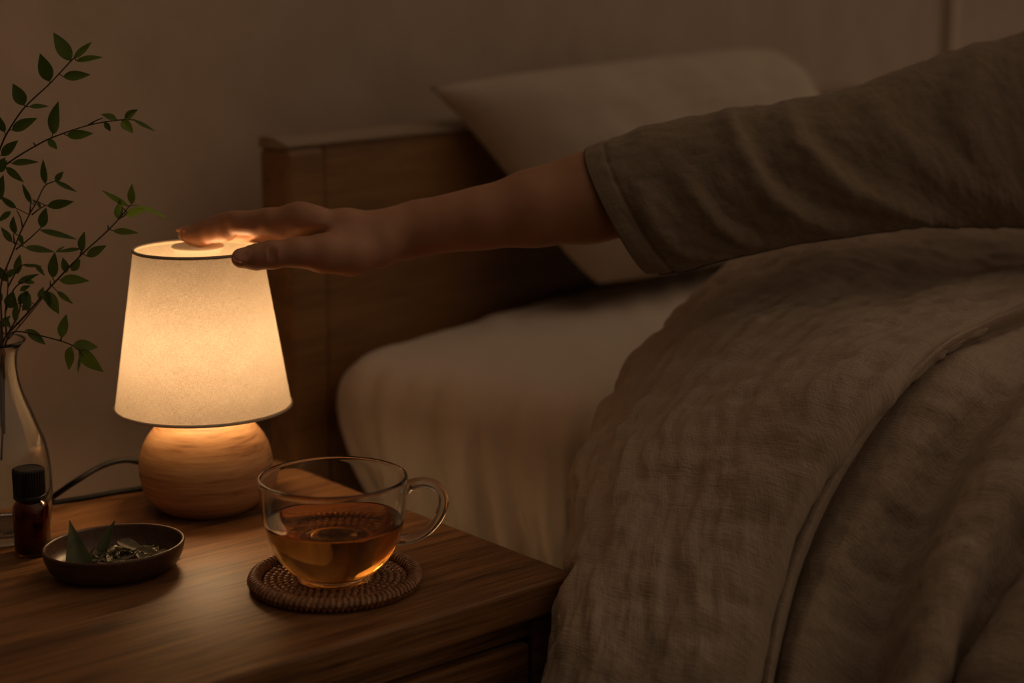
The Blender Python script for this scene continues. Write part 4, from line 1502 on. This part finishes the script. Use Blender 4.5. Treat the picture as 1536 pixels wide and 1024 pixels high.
# ---- shirt: sleeve loft plus torso
shirt_rings = [  # top u,v / bottom u,v / y centre / half depth
    (880, 221, 977, 409, 1.300, 0.050), (905, 211, 1010, 406, 1.303, 0.052), (945, 197, 1060, 396, 1.310, 0.054), (1000, 182, 1110, 384, 1.317, 0.055), (1060, 170, 1165, 372, 1.325, 0.056), (1092, 162, 1205, 364, 1.331, 0.057),
    (1112, 162, 1235, 360, 1.336, 0.057), (1150, 157, 1280, 353, 1.345, 0.058), (1185, 149, 1320, 347, 1.353, 0.059), (1250, 139, 1385, 340, 1.370, 0.060), (1330, 112, 1450, 338, 1.392, 0.064), (1400, 86, 1510, 339, 1.412, 0.070),
    (1450, 71, 1560, 342, 1.428, 0.076), (1500, 59, 1620, 350, 1.445, 0.082), (1545, 42, 1680, 365, 1.462, 0.090), (1610, 0, 1740, 390, 1.485, 0.098), (1690, -50, 1790, 420, 1.51, 0.10)]
cc_, vv_, hh_ = [], [], []
for (ut, vt, ub, vb, y, hd_) in shirt_rings:
    pt, pb2 = PY(ut, vt, y), PY(ub, vb, y)
    cc_.append((pt + pb2) / 2)
    vv_.append((pt - pb2) / 2)
    hh_.append([hd_])
ctl = np.hstack([cc_, vv_, hh_])
nS, nPh = 420, 220
# resample by the centre path
ctl = catmull(ctl, nS)
phi = np.arange(nPh) * 2 * math.pi / nPh
cphi, sphi = np.cos(phi), np.sin(phi)
sq = lambda x, e: np.sign(x) * np.abs(x) ** e
G = ctl[:, None, 0:3] + sq(cphi, 0.92)[None, :, None] * ctl[:, None, 3:6] - (sq(sphi, 0.85)[None, :] * ctl[:, 6:7])[..., None] * np.array([0.22, 1.0, 0])[None, None]
dl = np.r_[0, np.cumsum(np.linalg.norm(np.diff(ctl[:, :3], axis=0), axis=1))]
nrm = grid_normals(G, True)
cen = ctl[:, None, 0:3]
sgn = np.sign(np.mean(np.sum(nrm * (G - cen), -1)))
nrm = nrm * sgn
# folds drawn in (distance from cuff, turn around the sleeve): phi = 0 top, pi/2 front, pi bottom
DLg = np.repeat(dl[:, None], nPh, 1)
PHg = np.repeat(np.where(phi > math.pi, phi - 2 * math.pi, phi)[None], nS, 0)


def pix_to_sp(u, v):
    """front surface point of the sleeve seen at (u, v)"""
    d = (G[:, :nPh // 2] - camv)
    w = d[..., 1] * CP - d[..., 2] * SP
    uu = 768 + F_PX * d[..., 0] / w
    vv = 512 - F_PX * (d[..., 1] * SP + d[..., 2] * CP) / w
    q = (uu - u) ** 2 + (vv - v) ** 2
    i, j = np.unravel_index(np.argmin(q), q.shape)
    return dl[i], phi[j]


def fold(path, h, w_):
    """soft ridge (h > 0) or valley along a path of pixels on the front of the sleeve"""
    P = catmull(np.array([[*pix_to_sp(u, v), 0.0] for u, v in path]), 40)
    best = np.full(DLg.shape, 1e9)
    fade = np.zeros(DLg.shape)
    for k_, (dq, pq, _) in enumerate(P):
        q = (DLg - dq) ** 2 + ((PHg - pq) * 0.055) ** 2
        m2 = q < best
        best = np.where(m2, q, best)
        fade = np.where(m2, math.sin(math.pi * min(1, max(0.0, (k_ + 3) / 45))) ** 0.5, fade)
    return 0.78 * h * fade * np.exp(-best / (w_ * w_))


disp = np.zeros(DLg.shape)
disp += fold([(1092, 170), (1110, 220), (1150, 285), (1210, 330), (1260, 345)], 0.0075, 0.012)
disp += fold([(1120, 175), (1150, 240), (1200, 295), (1300, 330)], -0.0055, 0.014)
disp += fold([(1175, 160), (1200, 215), (1260, 275), (1330, 310), (1430, 335)], 0.0075, 0.012)
disp += fold([(1210, 165), (1250, 220), (1330, 275), (1420, 305)], -0.0050, 0.014)
disp += fold([(1300, 150), (1340, 200), (1420, 265), (1536, 310)], 0.0060, 0.015)
disp += fold([(1480, 80), (1450, 130), (1440, 180), (1480, 240)], 0.0070, 0.014)
disp += fold([(1430, 90), (1405, 130), (1400, 170)], -0.0050, 0.014)
disp += fold([(960, 290), (985, 345), (1030, 385), (1080, 385)], 0.0040, 0.008)
disp += fold([(1020, 260), (1060, 320), (1110, 360), (1160, 368)], 0.0055, 0.010)
disp += fold([(1045, 250), (1085, 310), (1140, 350)], -0.0040, 0.011)
disp += fold([(930, 280), (955, 340), (985, 385)], -0.0030, 0.007)
crump = fbm(np.stack([DLg * 34, PHg * 2.6 + DLg * 9, DLg * 0 + 4.4], -1), 3) * 0.0050 + fbm(np.stack([DLg * 110, PHg * 8, DLg * 0 + 8.4], -1), 2) * 0.0016
disp += crump * np.clip(DLg / 0.02, 0.25, 1)
# stitched hem: a shallow groove 18 mm from the cuff
disp += -0.0012 * np.exp(-((DLg - 0.019) / 0.0016) ** 2)
disp[0] *= 0.6
G = G + nrm * disp[..., None]
G = np.concatenate([G[:, :], G[:, :1]], 1)
uvS = np.stack([np.repeat(dl[:, None], nPh + 1, 1), np.repeat((np.arange(nPh + 1) / nPh * 0.36)[None], nS, 0)], -1)
# inner face of the cuff, so the opening has thickness and depth
inn = []
uvi = []
for k_, (dd_, ii) in enumerate([(0.0016, 2), (0.0022, 8), (0.0026, 40), (0.003, 90)]):
    row = G[ii, :-1] - nrm[ii] * dd_
    inn.append(np.concatenate([row, row[:1]], 0))
    uvi.append(uvS[ii] + np.array([0.4, 0.0]))
Gf = np.concatenate([np.array(inn[::-1]), G], 0)
uvf = np.concatenate([np.array(uvi[::-1]), uvS], 0)
mbV = Gf.reshape(-1, 3)
mbF = grid_faces(*Gf.shape[:2])
tf = Field(np.arange(0.40, 0.95, 0.007), np.arange(1.33, 1.82, 0.007), np.arange(0.52, 1.02, 0.007))
Td = tf.new()
tf.chain(Td, [(SHO + np.array([0.01, 0.01, 0]), 0.072, 1.05), (NECK - Z3 * 0.075, 0.072, 1.0), (LSHO, 0.070, 1.0), (LSHO + np.array([0.05, 0.03, -0.16]), 0.06, 1)], 0.05, 0.06)
tf.chain(Td, [(CHEST, 0.122, 1.0), (WAIST, 0.125, 1.0), (HIP, 0.135, 1.0)], 0.06, 0.06)
Vt, Ft = tf.mesh(Td)
Vt = laplace(Vt, Ft, 3)
uvT = np.stack([Vt[:, 0] + Vt[:, 1] * 0.5, Vt[:, 2]], 1)
allV = np.vstack([mbV, Vt])
allF = mbF + [[int(i) + len(mbV) for i in f] for f in Ft]
sh = build('shirt', allV, allF, M['shirt'], person, uv=np.vstack([uvf.reshape(-1, 2), uvT]))
# underarm seam of the sleeve, low on the front face
jseam = int(nPh * 0.462)
sp_ = G[6:330, jseam] + nrm[6:330, jseam] * 0.0002
V, F = tube(sp_[::3], 0.0006, 6)
build('seam', V, F, M['stitch'], sh)

# ------------------------------------------------------------------ light
w = bpy.data.worlds.new('dim_room')
SC.world = w
w.use_nodes = True
nt = w.node_tree
bg = nt.nodes['Background']
tc = N(nt, 'ShaderNodeTexCoord')
sx = N(nt, 'ShaderNodeSeparateXYZ')
nt.links.new(tc.outputs['Generated'], sx.inputs[0])
mr = N(nt, 'ShaderNodeMapRange')
setin(mr, From_Min=-0.30, From_Max=1.0, To_Min=0.0, To_Max=1.0)
nt.links.new(math_n(nt, 'ADD', math_n(nt, 'ADD', math_n(nt, 'MULTIPLY', sx.outputs[2], 0.64), math_n(nt, 'MULTIPLY', sx.outputs[0], 0.74)), math_n(nt, 'MULTIPLY', sx.outputs[1], 0.22)), mr.inputs[0])
bg.inputs[0].default_value = (1.0, 0.69, 0.46, 1)
ms = math_n(nt, 'ADD', math_n(nt, 'MULTIPLY', math_n(nt, 'POWER', mr.outputs[0], 1.7), 0.38), 0.006)
nt.links.new(ms, bg.inputs[1])

SC.view_settings.view_transform = 'Standard'
SC.view_settings.look = 'None'
SC.view_settings.exposure = 0.0
SC.view_settings.gamma = 1.0
SC.view_settings.use_curve_mapping = False
SC.cycles.max_bounces = 24
SC.cycles.transmission_bounces = 16
SC.cycles.transparent_max_bounces = 16
SC.cycles.diffuse_bounces = 6
SC.cycles.glossy_bounces = 6
SC.cycles.sample_clamp_indirect = 6.0
SC.cycles.blur_glossy = 0.5
